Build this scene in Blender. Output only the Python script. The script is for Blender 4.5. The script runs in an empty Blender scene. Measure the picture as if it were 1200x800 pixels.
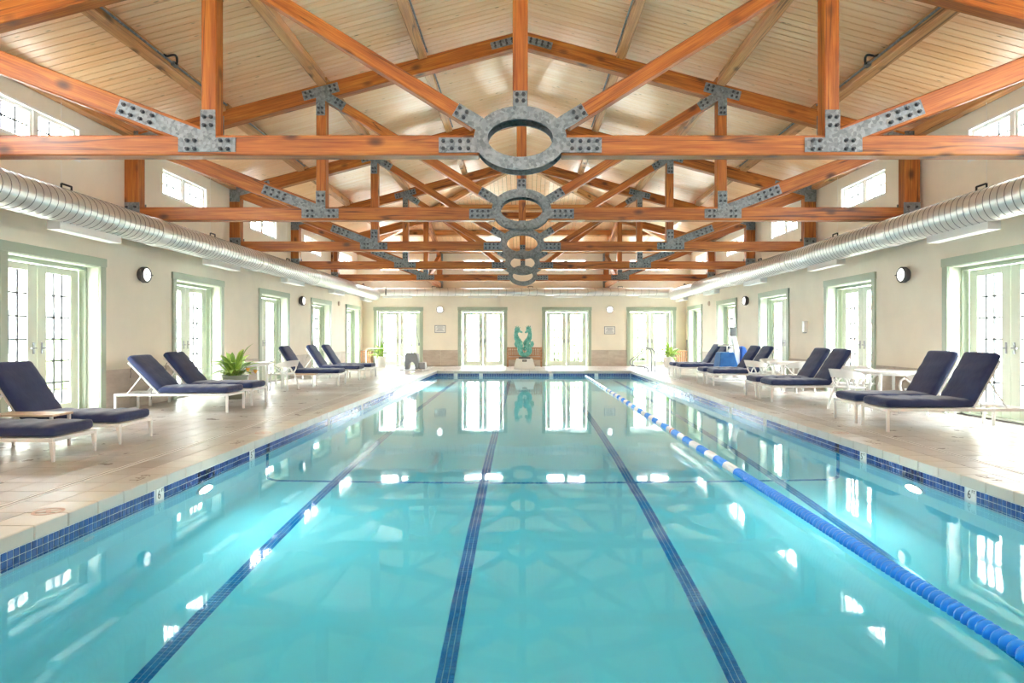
import bpy, bmesh, math, random
from mathutils import Vector, Matrix
rnd = random.Random(7)
S = 1.18                      # scales scene and camera together; unit from image pixels (eye height 1.15) -> metres
C = bpy.context.scene.collection
SC = bpy.context.scene
PI = math.pi

# ------------------------------------------------------------------ camera
cam = bpy.data.cameras.new('camera'); camo = bpy.data.objects.new('camera', cam); C.objects.link(camo)
camo.location = (0, 0, 1.15*S); camo.rotation_euler = (PI/2, 0, 0)
cam.sensor_width = 36; cam.lens = 36*740/1200
cam.shift_x = (600-614)/1200; cam.shift_y = (395-400)/1200
cam.clip_end = 300
SC.camera = camo
# ------------------------------------------------------------------ sky, exposure
w = bpy.data.worlds.new('overcast_sky'); SC.world = w; w.use_nodes = True
bg = w.node_tree.nodes['Background']
bg.inputs[0].default_value = (0.93, 0.97, 1.0, 1); bg.inputs[1].default_value = 3.0
SC.view_settings.view_transform = 'Standard'; SC.view_settings.look = 'None'
SC.view_settings.gamma = 1; SC.view_settings.use_curve_mapping = False
SC.view_settings.exposure = 4.1
cy = SC.cycles
cy.max_bounces = 20; cy.diffuse_bounces = 10; cy.glossy_bounces = 6; cy.transmission_bounces = 10
cy.transparent_max_bounces = 24; cy.caustics_refractive = True; cy.caustics_reflective = False
cy.sample_clamp_indirect = 2.0

# ------------------------------------------------------------------ materials
def mat(name, base=(.8,.8,.8), rough=.5, metal=0., **kw):
    m = bpy.data.materials.new(name); m.use_nodes = True
    p = m.node_tree.nodes['Principled BSDF']
    p.inputs['Base Color'].default_value = (*base, 1); p.inputs['Roughness'].default_value = rough
    p.inputs['Metallic'].default_value = metal
    for k, v in kw.items():
        p.inputs[k.replace('_', ' ')].default_value = v
    return m
def srgb(r, g, b):
    f = lambda c: ((c/255+.055)/1.055)**2.4 if c > 10 else c/255/12.92
    return (f(r), f(g), f(b))
class NT:
    def __init__(s, m): s.t = m.node_tree; s.n = s.t.nodes; s.p = s.n.get('Principled BSDF')
    def node(s, typ, **kw):
        n = s.n.new(typ)
        for k, v in kw.items():
            if k in n.inputs: n.inputs[k].default_value = v
            else: setattr(n, k, v)
        return n
    def link(s, a, b): s.t.links.new(a, b)
    def coords(s, scale=(1,1,1), rand=True):
        tc = s.node('ShaderNodeTexCoord'); mp = s.node('ShaderNodeMapping'); mp.inputs['Scale'].default_value = scale
        s.link(tc.outputs['Object'], mp.inputs['Vector'])
        if rand:
            oi = s.node('ShaderNodeObjectInfo'); mu = s.node('ShaderNodeMath', operation='MULTIPLY'); mu.inputs[1].default_value = 61.7
            s.link(oi.outputs['Random'], mu.inputs[0]); s.link(mu.outputs[0], mp.inputs['Location'])
        return mp.outputs[0]
    def noise(s, vec, scale, detail=4, rough=.55, dist=0.):
        n = s.node('ShaderNodeTexNoise'); n.inputs['Scale'].default_value = scale; n.inputs['Detail'].default_value = detail
        n.inputs['Roughness'].default_value = rough; n.inputs['Distortion'].default_value = dist
        s.link(vec, n.inputs['Vector']); return n.outputs['Fac']
    def ramp(s, fac, stops):
        r = s.node('ShaderNodeValToRGB'); e = r.color_ramp.elements
        while len(e) < len(stops): e.new(.5)
        for el, (pos, c) in zip(e, stops): el.position = pos; el.color = (*c, 1) if len(c) == 3 else c
        s.link(fac, r.inputs[0]); return r.outputs['Color']
    def mix(s, fac, a, b, blend='MIX'):
        m = s.node('ShaderNodeMix', data_type='RGBA', blend_type=blend)
        for sock, v in ((m.inputs[0], fac), (m.inputs[6], a), (m.inputs[7], b)):
            if hasattr(v, 'is_linked'): s.link(v, sock)
            else: sock.default_value = v if isinstance(v, (int, float)) else (*v, 1)
        return m.outputs[2]
    def bump(s, h, strength=.2, dist=.01):
        b = s.node('ShaderNodeBump'); b.inputs['Strength'].default_value = strength; b.inputs['Distance'].default_value = dist
        s.link(h, b.inputs['Height']); s.link(b.outputs[0], s.p.inputs['Normal'])

def wood(name, lo, mid, hi, rough=.5, knots=.06, crack=True, gs=1., coat=0.):
    m = mat(name, mid, rough); t = NT(m)
    v = t.coords((.35*gs, 5*gs, 5*gs)); n1 = t.noise(v, 2.6, 6, .6, .6)
    col = t.ramp(n1, [(.28, lo), (.5, mid), (.72, hi)])
    v2 = t.coords((.25*gs, 14*gs, 14*gs)); n2 = t.noise(v2, 6, 3)
    col = t.mix(.35, col, t.ramp(n2, [(.35, lo), (.65, hi)]), 'MULTIPLY' if False else 'MIX')
    v3 = t.coords((1.3*gs, 2.4*gs, 2.4*gs)); vo = t.node('ShaderNodeTexVoronoi'); vo.inputs['Scale'].default_value = 1.15; t.link(v3, vo.inputs['Vector'])
    k = t.ramp(vo.outputs['Distance'], [(0, (1,1,1)), (knots, (.7,.7,.7)), (knots*2.2, (0,0,0))])
    dark = tuple(c*.22 for c in lo)
    col = t.mix(k, col, dark)
    if crack:
        v4 = t.coords((.12, 3.2, 3.2)); n4 = t.noise(v4, 1.6, 2, .5, .25)
        ck = t.ramp(n4, [(.482, (0,0,0)), (.5, (1,1,1)), (.518, (0,0,0))])
        v5 = t.coords((.5, .5, .5)); g = t.ramp(t.noise(v5, 1.3, 1), [(.38, (0,0,0)), (.52, (.85,.85,.85))])
        ck2 = t.mix(1.0, ck, g, 'MULTIPLY'); col = t.mix(ck2, col, tuple(c*.3 for c in lo))
    t.link(col, t.p.inputs['Base Color']); t.bump(n2, .15, .004)
    if coat: t.p.inputs['Coat Weight'].default_value = coat; t.p.inputs['Coat Roughness'].default_value = .22
    return m
M = {}
M['fir'] = wood('douglas_fir', srgb(116,52,10), srgb(170,88,22), srgb(202,130,50), .5, .1, coat=.15)
M['pine'] = wood('pine_purlin', srgb(166,106,56), srgb(204,142,84), srgb(222,170,112), .45, .1, coat=.3)
M['teak'] = wood('teak', srgb(150,105,75), srgb(185,138,102), srgb(206,164,128), .55, .01, False)
M['shelfwood'] = wood('shelf_wood', srgb(196,164,132), srgb(214,186,156), srgb(226,204,178), .5, .0, False)
def boards():
    m = mat('pine_boards', rough=.36); t = NT(m)
    oi = t.node('ShaderNodeObjectInfo')
    a = t.ramp(oi.outputs['Random'], [(0, srgb(242,188,136)), (.35, srgb(247,200,152)), (.7, srgb(253,214,170)), (1, srgb(242,184,128))])
    v = t.coords((.3, 9, 9)); n = t.noise(v, 2, 5, .6, .5)
    col = t.mix(.5, a, t.ramp(n, [(.3, srgb(238,174,118)), (.7, srgb(254,221,180))]))
    v3 = t.coords((1.3, 5, 5)); vo = t.node('ShaderNodeTexVoronoi'); vo.inputs['Scale'].default_value = 1.6; t.link(v3, vo.inputs['Vector'])
    k = t.ramp(vo.outputs['Distance'], [(0, (1,1,1)), (.06, (.6,.6,.6)), (.12, (0,0,0))])
    col = t.mix(k, col, srgb(120,74,34)); t.link(col, t.p.inputs['Base Color'])
    t.p.inputs['Coat Weight'].default_value = .35; t.p.inputs['Coat Roughness'].default_value = .2
    return m
M['board'] = boards()
M['boardback'] = mat('board_back', srgb(96,62,36), .8)
def steel():
    m = mat('galvanised_steel', (.4,.42,.43), .5, .55); t = NT(m)
    vo = t.node('ShaderNodeTexVoronoi'); vo.inputs['Scale'].default_value = 26; t.link(t.coords(), vo.inputs['Vector'])
    a = t.ramp(vo.outputs['Color'], [(.1, srgb(100,107,110)), (.9, srgb(142,150,153))])
    n = t.noise(t.coords(), 5, 5, .65); b = t.ramp(n, [(.5, (0,0,0)), (.68, (.65,.65,.65))])
    t.link(t.mix(b, a, srgb(146,152,153)), t.p.inputs['Base Color']); return m
M['steel'] = steel()
M['bolt'] = mat('bolt_steel', srgb(66,70,74), .5, .5)
M['duct'] = mat('duct_steel', srgb(226,225,222), .38, .65)
M['ductseam'] = mat('duct_seam', srgb(130,130,130), .45, .6)
M['chrome'] = mat('stainless', (.30,.31,.32), .28, 1.)
def plaster(name, c, r=.7, var=.03, sc=2.):
    m = mat(name, c, r); t = NT(m); n = t.noise(t.coords(rand=False), sc, 5)
    t.link(t.ramp(n, [(.3, tuple(x*(1-var) for x in c)), (.7, tuple(min(1, x*(1+var)) for x in c))]), t.p.inputs['Base Color'])
    n2 = t.noise(t.coords(rand=False), 60, 3); t.bump(n2, .05, .003); return m
M['wall'] = plaster('cream_plaster', srgb(239,230,213))
M['green'] = plaster('sage_paint', srgb(168,180,160), .4, .02)
M['greenlt'] = plaster('pale_sage_paint', srgb(214,220,204), .4, .02)
def stone():
    m = mat('wainscot_stone', srgb(196,182,168), .5); t = NT(m)
    n = t.noise(t.coords((1,1,2.5)), 2.2, 6, .6, .4)
    t.link(t.ramp(n, [(.3, srgb(180,165,150)), (.7, srgb(206,194,181))]), t.p.inputs['Base Color']); return m
M['stone'] = stone()
def tile():
    m = mat('deck_tile', srgb(212,204,194), .3); t = NT(m)
    geo = t.node('ShaderNodeNewGeometry')
    n = t.node('ShaderNodeTexNoise'); n.inputs['Scale'].default_value = .55; n.inputs['Detail'].default_value = 7; n.inputs['Roughness'].default_value = .62
    mp = t.node('ShaderNodeMapping'); mp.inputs['Scale'].default_value = (.5, 1.5, 1); t.link(geo.outputs['Position'], mp.inputs[0]); t.link(mp.outputs[0], n.inputs['Vector'])
    st = t.ramp(n.outputs['Fac'], [(.42, srgb(198,194,189)), (.52, srgb(184,176,168)), (.66, srgb(150,134,120))])
    n2 = t.node('ShaderNodeTexNoise'); n2.inputs['Scale'].default_value = 3.2; n2.inputs['Detail'].default_value = 6; t.link(geo.outputs['Position'], n2.inputs['Vector'])
    fine = t.ramp(n2.outputs['Fac'], [(.35, srgb(160,150,141)), (.65, srgb(202,198,193))])
    c = t.mix(.3, st, fine)
    oi = t.node('ShaderNodeObjectInfo'); r = t.ramp(oi.outputs['Random'], [(0, (.92,.91,.90)), (1, (1,1,1))])
    t.link(t.mix(1., c, r, 'MULTIPLY'), t.p.inputs['Base Color'])
    t.link(t.ramp(n2.outputs['Fac'], [(.3, (.26,.26,.26)), (.7, (.4,.4,.4))]), t.p.inputs['Roughness'])
    return m
M['tile'] = tile()
M['grout'] = mat('deck_grout', srgb(112,102,94), .8)
M['coping'] = plaster('coping_stone', srgb(204,199,190), .35, .03, 6)
M['drain'] = mat('drain_plastic', srgb(236,234,230), .4)
def mosaic(name, a, b, c, cell):
    m = mat(name, b, .18); t = NT(m)
    geo = t.node('ShaderNodeNewGeometry'); sc = t.node('ShaderNodeVectorMath', operation='SCALE'); sc.inputs['Scale'].default_value = 1/(cell*S)
    fl = t.node('ShaderNodeVectorMath', operation='FLOOR'); wn = t.node('ShaderNodeTexWhiteNoise')
    t.link(geo.outputs['Position'], sc.inputs[0]); t.link(sc.outputs[0], fl.inputs[0]); t.link(fl.outputs[0], wn.inputs['Vector'])
    t.link(t.ramp(wn.outputs['Value'], [(0, a), (.5, b), (1, c)]), t.p.inputs['Base Color']); return m
M['mosaic'] = mosaic('blue_mosaic', srgb(34,62,124), srgb(48,80,146), srgb(70,104,168), .045)
M['navytile'] = mosaic('navy_mosaic', srgb(14,24,70), srgb(20,34,88), srgb(30,46,106), .045)
M['linetile'] = mosaic('lane_mosaic', srgb(14,124,188), srgb(22,138,200), srgb(40,152,208), .037)
M['whitegrout'] = mat('white_grout', srgb(220,226,230), .7)
M['basin'] = plaster('pool_plaster', srgb(206,246,250), .6, .01, .8)
M['white'] = mat('white_enamel', srgb(238,236,232), .35)
M['whiteplastic'] = mat('white_plastic', srgb(240,240,238), .3)
M['offwhite'] = plaster('white_stone', srgb(232,230,224), .6, .03, 3)
M['gray'] = mat('grey_plastic', srgb(140,144,150), .5)
M['darkgray'] = mat('dark_grey_metal', srgb(88,86,86), .45, .2)
M['black'] = mat('black_paint', srgb(24,24,26), .45)
M['beige'] = mat('beige_plastic', srgb(200,180,160), .5)
M['ink'] = mat('marker_ink', srgb(24,24,28), .5)
M['fadedink'] = mat('faded_ink', srgb(150,136,124), .6)
M['pinkink'] = mat('faded_red_ink', srgb(206,176,164), .6)
def fabric(name, c, lt):
    m = mat(name, c, .85); t = NT(m); n = t.noise(t.coords(), 3.5, 6, .6)
    t.link(t.ramp(n, [(.3, c), (.75, lt)]), t.p.inputs['Base Color']); t.bump(t.noise(t.coords(), 9, 5), .35, .02)
    t.p.inputs['Sheen Weight'].default_value = .35; t.p.inputs['Sheen Roughness'].default_value = .4
    return m
M['navy'] = fabric('navy_canvas', srgb(34,43,80), srgb(50,62,104))
M['bluefab'] = fabric('blue_cover', srgb(34,92,160), srgb(58,124,190))
M['seatblue'] = fabric('deep_blue_mesh', srgb(26,70,150), srgb(44,96,178))
M['patina'] = None
def patina():
    m = mat('verdigris', rough=.55); t = NT(m); n = t.noise(t.coords(), 7, 6, .65)
    t.link(t.ramp(n, [(.3, srgb(64,142,126)), (.52, srgb(106,180,162)), (.75, srgb(156,210,196))]), t.p.inputs['Base Color']); return m
M['patina'] = patina()
def leafm(name, a, b, c):
    m = mat(name, b, .4); t = NT(m); v = t.coords((1, 6, 1)); n = t.noise(v, 3, 3)
    t.link(t.ramp(n, [(.3, a), (.5, b), (.7, c)]), t.p.inputs['Base Color']); return m
M['leaf'] = leafm('leaf_green', srgb(140,176,70), srgb(182,210,100), srgb(220,232,150))
M['leafdark'] = leafm('leaf_deep_green', srgb(100,142,58), srgb(134,172,76), srgb(176,204,104))
M['flower'] = mat('orange_flower', srgb(240,180,80), .5)
M['pot'] = mat('pot_olive', srgb(150,156,138), .5)
M['floatblue'] = mat('float_blue', srgb(40,150,252), .28)
M['floatwhite'] = mat('float_white', srgb(244,246,250), .3)
M['floatred'] = mat('float_red', srgb(214,74,84), .3)
M['lamp'] = mat('lamp_glass', (1,1,1), .3, Emission_Color=(1,.97,.92,1), Emission_Strength=.22)
def glass():
    m = bpy.data.materials.new('window_glass'); m.use_nodes = True; t = NT(m); t.n.remove(t.p)
    out = t.n['Material Output']; tr = t.node('ShaderNodeBsdfTransparent'); gl = t.node('ShaderNodeBsdfGlossy'); gl.inputs['Roughness'].default_value = .02
    tr.inputs[0].default_value = (.95,.97,.97,1)
    fr = t.node('ShaderNodeFresnel'); 
    geo = t.node('ShaderNodeNewGeometry'); ma = t.node('ShaderNodeMath', operation='MULTIPLY_ADD'); ma.inputs[1].default_value = 1/1.3-1.3; ma.inputs[2].default_value = 1.3
    t.link(geo.outputs['Backfacing'], ma.inputs[0]); t.link(ma.outputs[0], fr.inputs['IOR'])      # same thin-sheet reflection from both sides
    mx = t.node('ShaderNodeMixShader'); t.link(fr.outputs[0], mx.inputs[0]); t.link(tr.outputs[0], mx.inputs[1]); t.link(gl.outputs[0], mx.inputs[2])
    t.link(mx.outputs[0], out.inputs['Surface']); return m
M['glass'] = glass()
def water():
    m = bpy.data.materials.new('pool_water'); m.use_nodes = True; t = NT(m); t.n.remove(t.p)
    out = t.n['Material Output']; g = t.node('ShaderNodeBsdfGlass'); g.inputs['IOR'].default_value = 1.333; g.inputs['Roughness'].default_value = .035
    geo = t.node('ShaderNodeNewGeometry'); mp = t.node('ShaderNodeMapping'); mp.inputs['Scale'].default_value = (1, .8, 1); t.link(geo.outputs['Position'], mp.inputs[0])
    n = t.node('ShaderNodeTexNoise'); n.inputs['Scale'].default_value = 1.1; n.inputs['Detail'].default_value = 3; n.inputs['Roughness'].default_value = .42; t.link(mp.outputs[0], n.inputs['Vector'])
    b = t.node('ShaderNodeBump'); b.inputs['Strength'].default_value = .07; b.inputs['Distance'].default_value = .05
    t.link(n.outputs['Fac'], b.inputs['Height']); t.link(b.outputs[0], g.inputs['Normal']); t.link(g.outputs[0], out.inputs['Surface'])
    va = t.node('ShaderNodeVolumeAbsorption'); va.inputs['Color'].default_value = (0.0, .86, .97, 1); va.inputs['Density'].default_value = .33
    t.link(va.outputs[0], out.inputs['Volume']); return m
M['water'] = water()
M['lawn'] = plaster('pale_paving', srgb(218,218,210), .8, .1, .4)
M['hedge'] = plaster('hedge_leaves', srgb(150,166,128), .8, .3, 4)
M['bldg'] = plaster('pale_render', srgb(214,210,204), .8)
M['bldgwin'] = mat('far_window', srgb(96,104,116), .2)
M['slate'] = mat('slate_roof', srgb(120,116,116), .7)

# ------------------------------------------------------------------ mesh builder
class MB:
    def __init__(s): s.v = []; s.f = []
    def add(s, vs, fs, mtx=None):
        o = len(s.v)
        s.v += [mtx @ Vector(v) for v in vs] if mtx else [Vector(v) for v in vs]
        s.f += [tuple(i+o for i in f) for f in fs]; return s
    def bx(s, x0, x1, y0, y1, z0, z1, mtx=None):
        return s.add([(x0,y0,z0),(x1,y0,z0),(x1,y1,z0),(x0,y1,z0),(x0,y0,z1),(x1,y0,z1),(x1,y1,z1),(x0,y1,z1)],
                     [(0,3,2,1),(4,5,6,7),(0,1,5,4),(1,2,6,5),(2,3,7,6),(3,0,4,7)], mtx)
    def loft(s, rings, cap=True, closed=True, mtx=None):
        n = len(rings[0]); vs = [p for r in rings for p in r]; fs = []
        for i in range(len(rings)-1):
            for j in range(n if closed else n-1):
                k = (j+1) % n; fs.append((i*n+j, i*n+k, (i+1)*n+k, (i+1)*n+j))
        if cap and closed:
            fs.append(tuple(range(n-1, -1, -1))); b = (len(rings)-1)*n; fs.append(tuple(range(b, b+n)))
        return s.add(vs, fs, mtx)
    def tube(s, path, r, n=8, cap=True, mtx=None):
        P = [Vector(p) for p in path]; R = r if isinstance(r, (list, tuple)) else [r]*len(P)
        rings = []; up = None
        for i, p in enumerate(P):
            d = (P[min(i+1, len(P)-1)] - P[max(i-1, 0)]).normalized()
            if up is None:
                up = Vector((0,0,1)) if abs(d.z) < .9 else Vector((1,0,0))
            a = d.cross(up); a = a.normalized() if a.length > 1e-5 else d.orthogonal().normalized()
            b = a.cross(d).normalized(); up = b
            rings.append([p + (a*math.cos(2*PI*k/n) + b*math.sin(2*PI*k/n))*R[i] for k in range(n)])
        return s.loft(rings, cap, True, mtx)
    def cyl(s, p0, p1, r, n=12, r1=None): return s.tube([p0, p1], [r, r if r1 is None else r1], n)
    def lathe(s, prof, n=24, c=(0,0,0), axis='Z', mtx=None):
        rings = []
        for r, h in prof:
            ring = []
            for k in range(n):
                a = 2*PI*k/n; u, q = r*math.cos(a), r*math.sin(a)
                ring.append({'Z': (u,q,h), 'Y': (u,h,-q), 'X': (h,u,q)}[axis])
            rings.append([(x+c[0], y+c[1], z+c[2]) for x, y, z in ring])
        return s.loft(rings, True, True, mtx)
    def poly(s, pts, y0, y1):      # outline in x,z extruded along y
        n = len(pts)
        vs = [(x,y0,z) for x,z in pts] + [(x,y1,z) for x,z in pts]
        fs = [tuple(range(n-1,-1,-1)), tuple(range(n, 2*n))] + [(i, (i+1)%n, (i+1)%n+n, i+n) for i in range(n)]
        return s.add(vs, fs)
    def mesh(s, name, m, smooth=0, bevel=0):
        me = bpy.data.meshes.new(name); me.from_pydata([v*S for v in s.v], [], s.f)
        bm = bmesh.new(); bm.from_mesh(me)
        if bevel:
            es = [e for e in bm.edges if len(e.link_faces) == 2 and e.calc_face_angle(0) > .6]
            bmesh.ops.bevel(bm, geom=es, offset=bevel*S, segments=2 if smooth else 1, profile=.6, affect='EDGES', clamp_overlap=True)
        bmesh.ops.recalc_face_normals(bm, faces=bm.faces); bm.to_mesh(me); bm.free()
        if smooth:
            me.polygons.foreach_set('use_smooth', [True]*len(me.polygons)); me.set_sharp_from_angle(angle=math.radians(smooth))
        if m: me.materials.append(m)
        return me
    def build(s, name, m, parent=None, smooth=0, bevel=0, loc=None, **tags):
        return link(name, s.mesh(name, m, smooth, bevel), parent, loc, **tags)
def link(name, me, parent=None, loc=None, rot=None, mtx=None, **tags):
    o = bpy.data.objects.new(name, me); C.objects.link(o)
    if parent: o.parent = parent
    if mtx is not None: o.matrix_local = mtx
    if loc is not None: o.location = Vector(loc)*S
    if rot is not None: o.rotation_euler = rot
    for k, v in tags.items():
        if v is not None: o[k] = v
    return o
def thing(name, label, cat, loc=(0,0,0), rz=0, group=None, kind=None):
    return link(name, None, None, loc, (0,0,rz), label=label, category=cat, group=group, kind=kind)
def dup(root, loc, rz, label, group=None):
    def rec(o, par):
        c = o.copy(); C.objects.link(c)
        if par: c.parent = par
        for ch in o.children: rec(ch, c)
        return c
    r = rec(root, None); r.location = Vector(loc)*S; r.rotation_euler = (0,0,rz); r['label'] = label
    if group: r['group'] = group
    return r
def beam(name, p0, p1, wid, hgt, m, parent, wdir=(0,1,0), bevel=.012, roll=None):
    """timber from p0 to p1 (centre line); grain runs along its own x axis"""
    p0, p1 = Vector(p0), Vector(p1); x = (p1-p0).normalized(); y = Vector(wdir); z = x.cross(y).normalized(); y = z.cross(x)
    L = (p1-p0).length; me = MB().bx(0, L, -wid/2, wid/2, -hgt/2, hgt/2).mesh(name, m, 0, bevel)
    mt = Matrix((x, y, z)).transposed().to_4x4(); mt.translation = p0*S
    return link(name, me, parent, mtx=mt)
def text_mesh(body, size, name):
    cu = bpy.data.curves.new(name, 'FONT'); cu.body = body; cu.size = size*S; cu.align_x = 'CENTER'; cu.align_y = 'CENTER'; cu.extrude = .0008
    o = bpy.data.objects.new(name, cu); C.objects.link(o); dg = bpy.context.evaluated_depsgraph_get()
    me = bpy.data.meshes.new_from_object(o.evaluated_get(dg)); bpy.data.objects.remove(o); bpy.data.curves.remove(cu)
    return me
def struct(name, label=None, loc=None): return link(name, None, None, loc, kind='structure', label=label)

# ------------------------------------------------------------------ key dimensions (unscaled units, mostly worked out from image pixels)
XW, XU, XO = 6.45, 6.72, 6.92          # lower wall face, set-back upper wall face, outer face
YF, YU, YO = 25.2, 25.47, 25.67        # far wall likewise
YN = -1.6                              # where the modelled part of the hall ends behind the camera
PL, PR, PN, PF = -3.0, 3.67, .7, 21.65 # pool edges
WZ = -.19                              # water level
ZL = 2.86                              # ledge height
ZR, SL = 6.50, .266                    # roof boards at ridge, slope
XC = -.04                              # ridge / truss centre
def roofz(x): return ZR - SL*abs(x-XC)
DOOR_Y = [8.72, 12.54, 16.32, 20.08, 23.80]
DOOR_Y_HID = []
DOOR_X = [-5.01, -1.65, 1.71, 5.08]
DH, DW = 2.22, .865                    # opening height, half width
WY = [8.74, 12.56, 16.34, 20.1, 23.85]; WY_HID = [4.95, 1.16]
WX = [-5.0, -1.64, 1.7, 5.06]
WB, WT, WH = 3.79, 4.31, .83

# ------------------------------------------------------------------ walls
def wall_with_holes(mb, a0, a1, z0, z1, holes, put):
    """holes: (c0, c1, h0, h1) along the wall; put(a0,a1,z0,z1) adds a block"""
    cur = a0
    for c0, c1, h0, h1 in sorted(holes):
        if c0 > cur: put(cur, c0, z0, z1)
        if h0 > z0: put(c0, c1, z0, h0)
        if h1 < z1: put(c0, c1, h1, z1)
        cur = c1
    if cur < a1: put(cur, a1, z0, z1)
def side_wall(sgn, name):
    r = MB()
    def lo(a0,a1,z0,z1): r.bx(*sorted((sgn*XW, sgn*XO)), a0, a1, z0, z1)
    def up(a0,a1,z0,z1): r.bx(*sorted((sgn*XU, sgn*XO)), a0, a1, z0, z1)
    wall_with_holes(r, YN, YO, 0, ZL, [(y-DW, y+DW, 0, DH) for y in DOOR_Y+DOOR_Y_HID], lo)
    wall_with_holes(r, YN, YO, ZL, 4.72, [(y-WH, y+WH, WB, WT) for y in WY+WY_HID], up)
    o = r.build(name, M['wall'], kind='structure')
    ys = sorted([YN] + [y+s*(DW+.12) for y in DOOR_Y+DOOR_Y_HID for s in (-1,1)] + [YF])
    for i in range(0, len(ys), 2):
        if ys[i+1] < 4: continue
        n = max(1, round((ys[i+1]-ys[i])/.62)); st = (ys[i+1]-ys[i])/n
        for k in range(n):
            MB().bx(*sorted((sgn*XW, sgn*(XW-.014))), ys[i]+k*st+.003, ys[i]+(k+1)*st-.003, 0.002, .64).build('wainscot_panel', M['stone'], o)
    return o
side_wall(-1, 'wall_left'); side_wall(1, 'wall_right')
r = MB()
wall_with_holes(r, -XW, XW, 0, ZL, [(x-DW, x+DW, 0, DH) for x in DOOR_X], lambda a0,a1,z0,z1: r.bx(a0,a1,YF,YO,z0,z1))
wall_with_holes(r, -XU, XU, ZL, 4.72, [(x-WH, x+WH, WB, WT) for x in WX], lambda a0,a1,z0,z1: r.bx(a0,a1,YU,YO,z0,z1))
wf = r.build('wall_far', M['wall'], kind='structure')
r = MB()
r.bx(-XO, XO, YN-.4, YN, 0, ZL)
wall_with_holes(r, -XO, XO, ZL, 4.72, [(x-WH, x+WH, WB, WT) for x in WX], lambda a0,a1,z0,z1: r.bx(a0,a1,YN-.4,YN,z0,z1))
r.poly([(-XO, 4.72), (XO, 4.72), (XC, ZR+.1)], YN-.4, YN)
r.build('wall_near', M['wall'], kind='structure')
xs = sorted([-XW+.014] + [x+s*(DW+.12) for x in DOOR_X for s in (-1,1)] + [XW-.014])
for i in range(0, len(xs), 2):
    n = max(1, round((xs[i+1]-xs[i])/.62)); st = (xs[i+1]-xs[i])/n
    for k in range(n):
        MB().bx(xs[i]+k*st+.003, xs[i]+(k+1)*st-.003, YF-.014, YF, .002, .64).build('wainscot_panel', M['stone'], wf)

# ------------------------------------------------------------------ doors (local x across, local y out through the wall)
leaf_cache = {}
def door(num, loc, rz, label, detail):
    d = link('door_%d' % num, None, None, loc, (0,0,rz), kind='structure', label=label)
    cs = .115
    MB().bx(-DW-cs, -DW+.004, -.035, 0, 0, DH+.004).bx(DW-.004, DW+cs, -.035, 0, 0, DH+.004).bx(-DW-cs-.015, DW+cs+.015, -.04, 0, DH, DH+.13).build('door_casing', M['green'], d, bevel=.006)
    j = MB()
    j.bx(-DW, -DW+.012, 0, .46, 0, DH).bx(DW-.012, DW, 0, .46, 0, DH).bx(-DW+.012, DW-.012, 0, .46, DH-.012, DH)
    j.build('door_jamb', M['greenlt'], d)
    st = MB().bx(-DW+.012, -DW+.05, .17, .28, 0, DH-.012).bx(DW-.05, DW-.012, .17, .28, 0, DH-.012).bx(-DW+.05, DW-.05, .17, .28, DH-.06, DH-.012)
    st.build('door_stop', M['green'], d, bevel=.004)
    MB().bx(-DW+.012, DW-.012, .17, .46, 0, .02).build('threshold', M['greenlt'], d)
    lw = DW-.05-.004
    for sx in (-1, 1):
        key = (sx, detail)
        if key not in leaf_cache:
            x0, x1 = sorted((sx*.004, sx*(.004+lw-.008))); g0, g1 = x0+.165, x1-.165
            zt = DH-.066
            fr = MB().bx(x0, g0, 0, .045, .022, zt).bx(g1, x1, 0, .045, .022, zt).bx(g0, g1, 0, .045, 2.055, zt).bx(g0, g1, 0, .045, .022, .19)
            mh = 1 if detail else 1.5; mu = MB(); cw = (g1-g0)/3; ch = (2.055-.19)/6
            for k in (1, 2): mu.bx(g0+k*cw-.012*mh, g0+k*cw+.012*mh, .010, .036, .19, 2.055)
            for k in range(1, 6): mu.bx(g0, g1, .013, .033, .19+k*ch-.011*mh, .19+k*ch+.011*mh)
            pane = MB().bx(.0, cw if detail else g1-g0, .021, .025, 0, ch if detail else 2.055-.19).mesh('pane', M['glass'])
            cells = [(g0+i*cw, .19+k*ch) for i in range(3) for k in range(6)] if detail else [(g0, .19)]
            leaf_cache[key] = (fr.mesh('door_leaf', M['greenlt'], 0, .006), mu.mesh('muntin_grid', M['greymun']), pane, cells)
        fr, mu, pane, cells = leaf_cache[key]
        lf = link('door_leaf', fr, d, (0, .27, 0))
        link('muntin_grid', mu, lf)
        for cx, cz in cells: link('pane', pane, lf, (cx, 0, cz))
        MB().bx(sx*.075-.012, sx*.075+.012, -.012, 0, .92, 1.08).cyl((sx*.075, -.012, 1.0), (sx*.075, -.05, 1.0), .009, 8).cyl((sx*.075, -.045, 1.0), (sx*.165, -.045, 1.0), .009, 8).build('door_handle', M['chrome'], lf)
M['greymun'] = mat('grey_muntin', srgb(50,52,52), .5)
num = 1
ordn = ['nearest', 'second', 'third', 'fourth', 'farthest']
for i, y in enumerate(DOOR_Y):
    door(num, (-XW, y, 0), PI/2, 'sage framed double glass door in the left wall, %s from the camera' % ordn[i], i < 3); num += 1
for i, y in enumerate(DOOR_Y):
    door(num, (XW, y, 0), -PI/2, 'sage framed double glass door in the right wall, %s from the camera' % ordn[i], i < 3); num += 1
for x, lb in zip(DOOR_X, ('at its left end behind the pool lift', 'just left of the seahorse sculpture', 'just right of the seahorse sculpture', 'at its right end behind the steel grab rails')):
    door(num, (x, YF, 0), 0, 'sage framed double glass door in the far wall, ' + lb, False); num += 1

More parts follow.
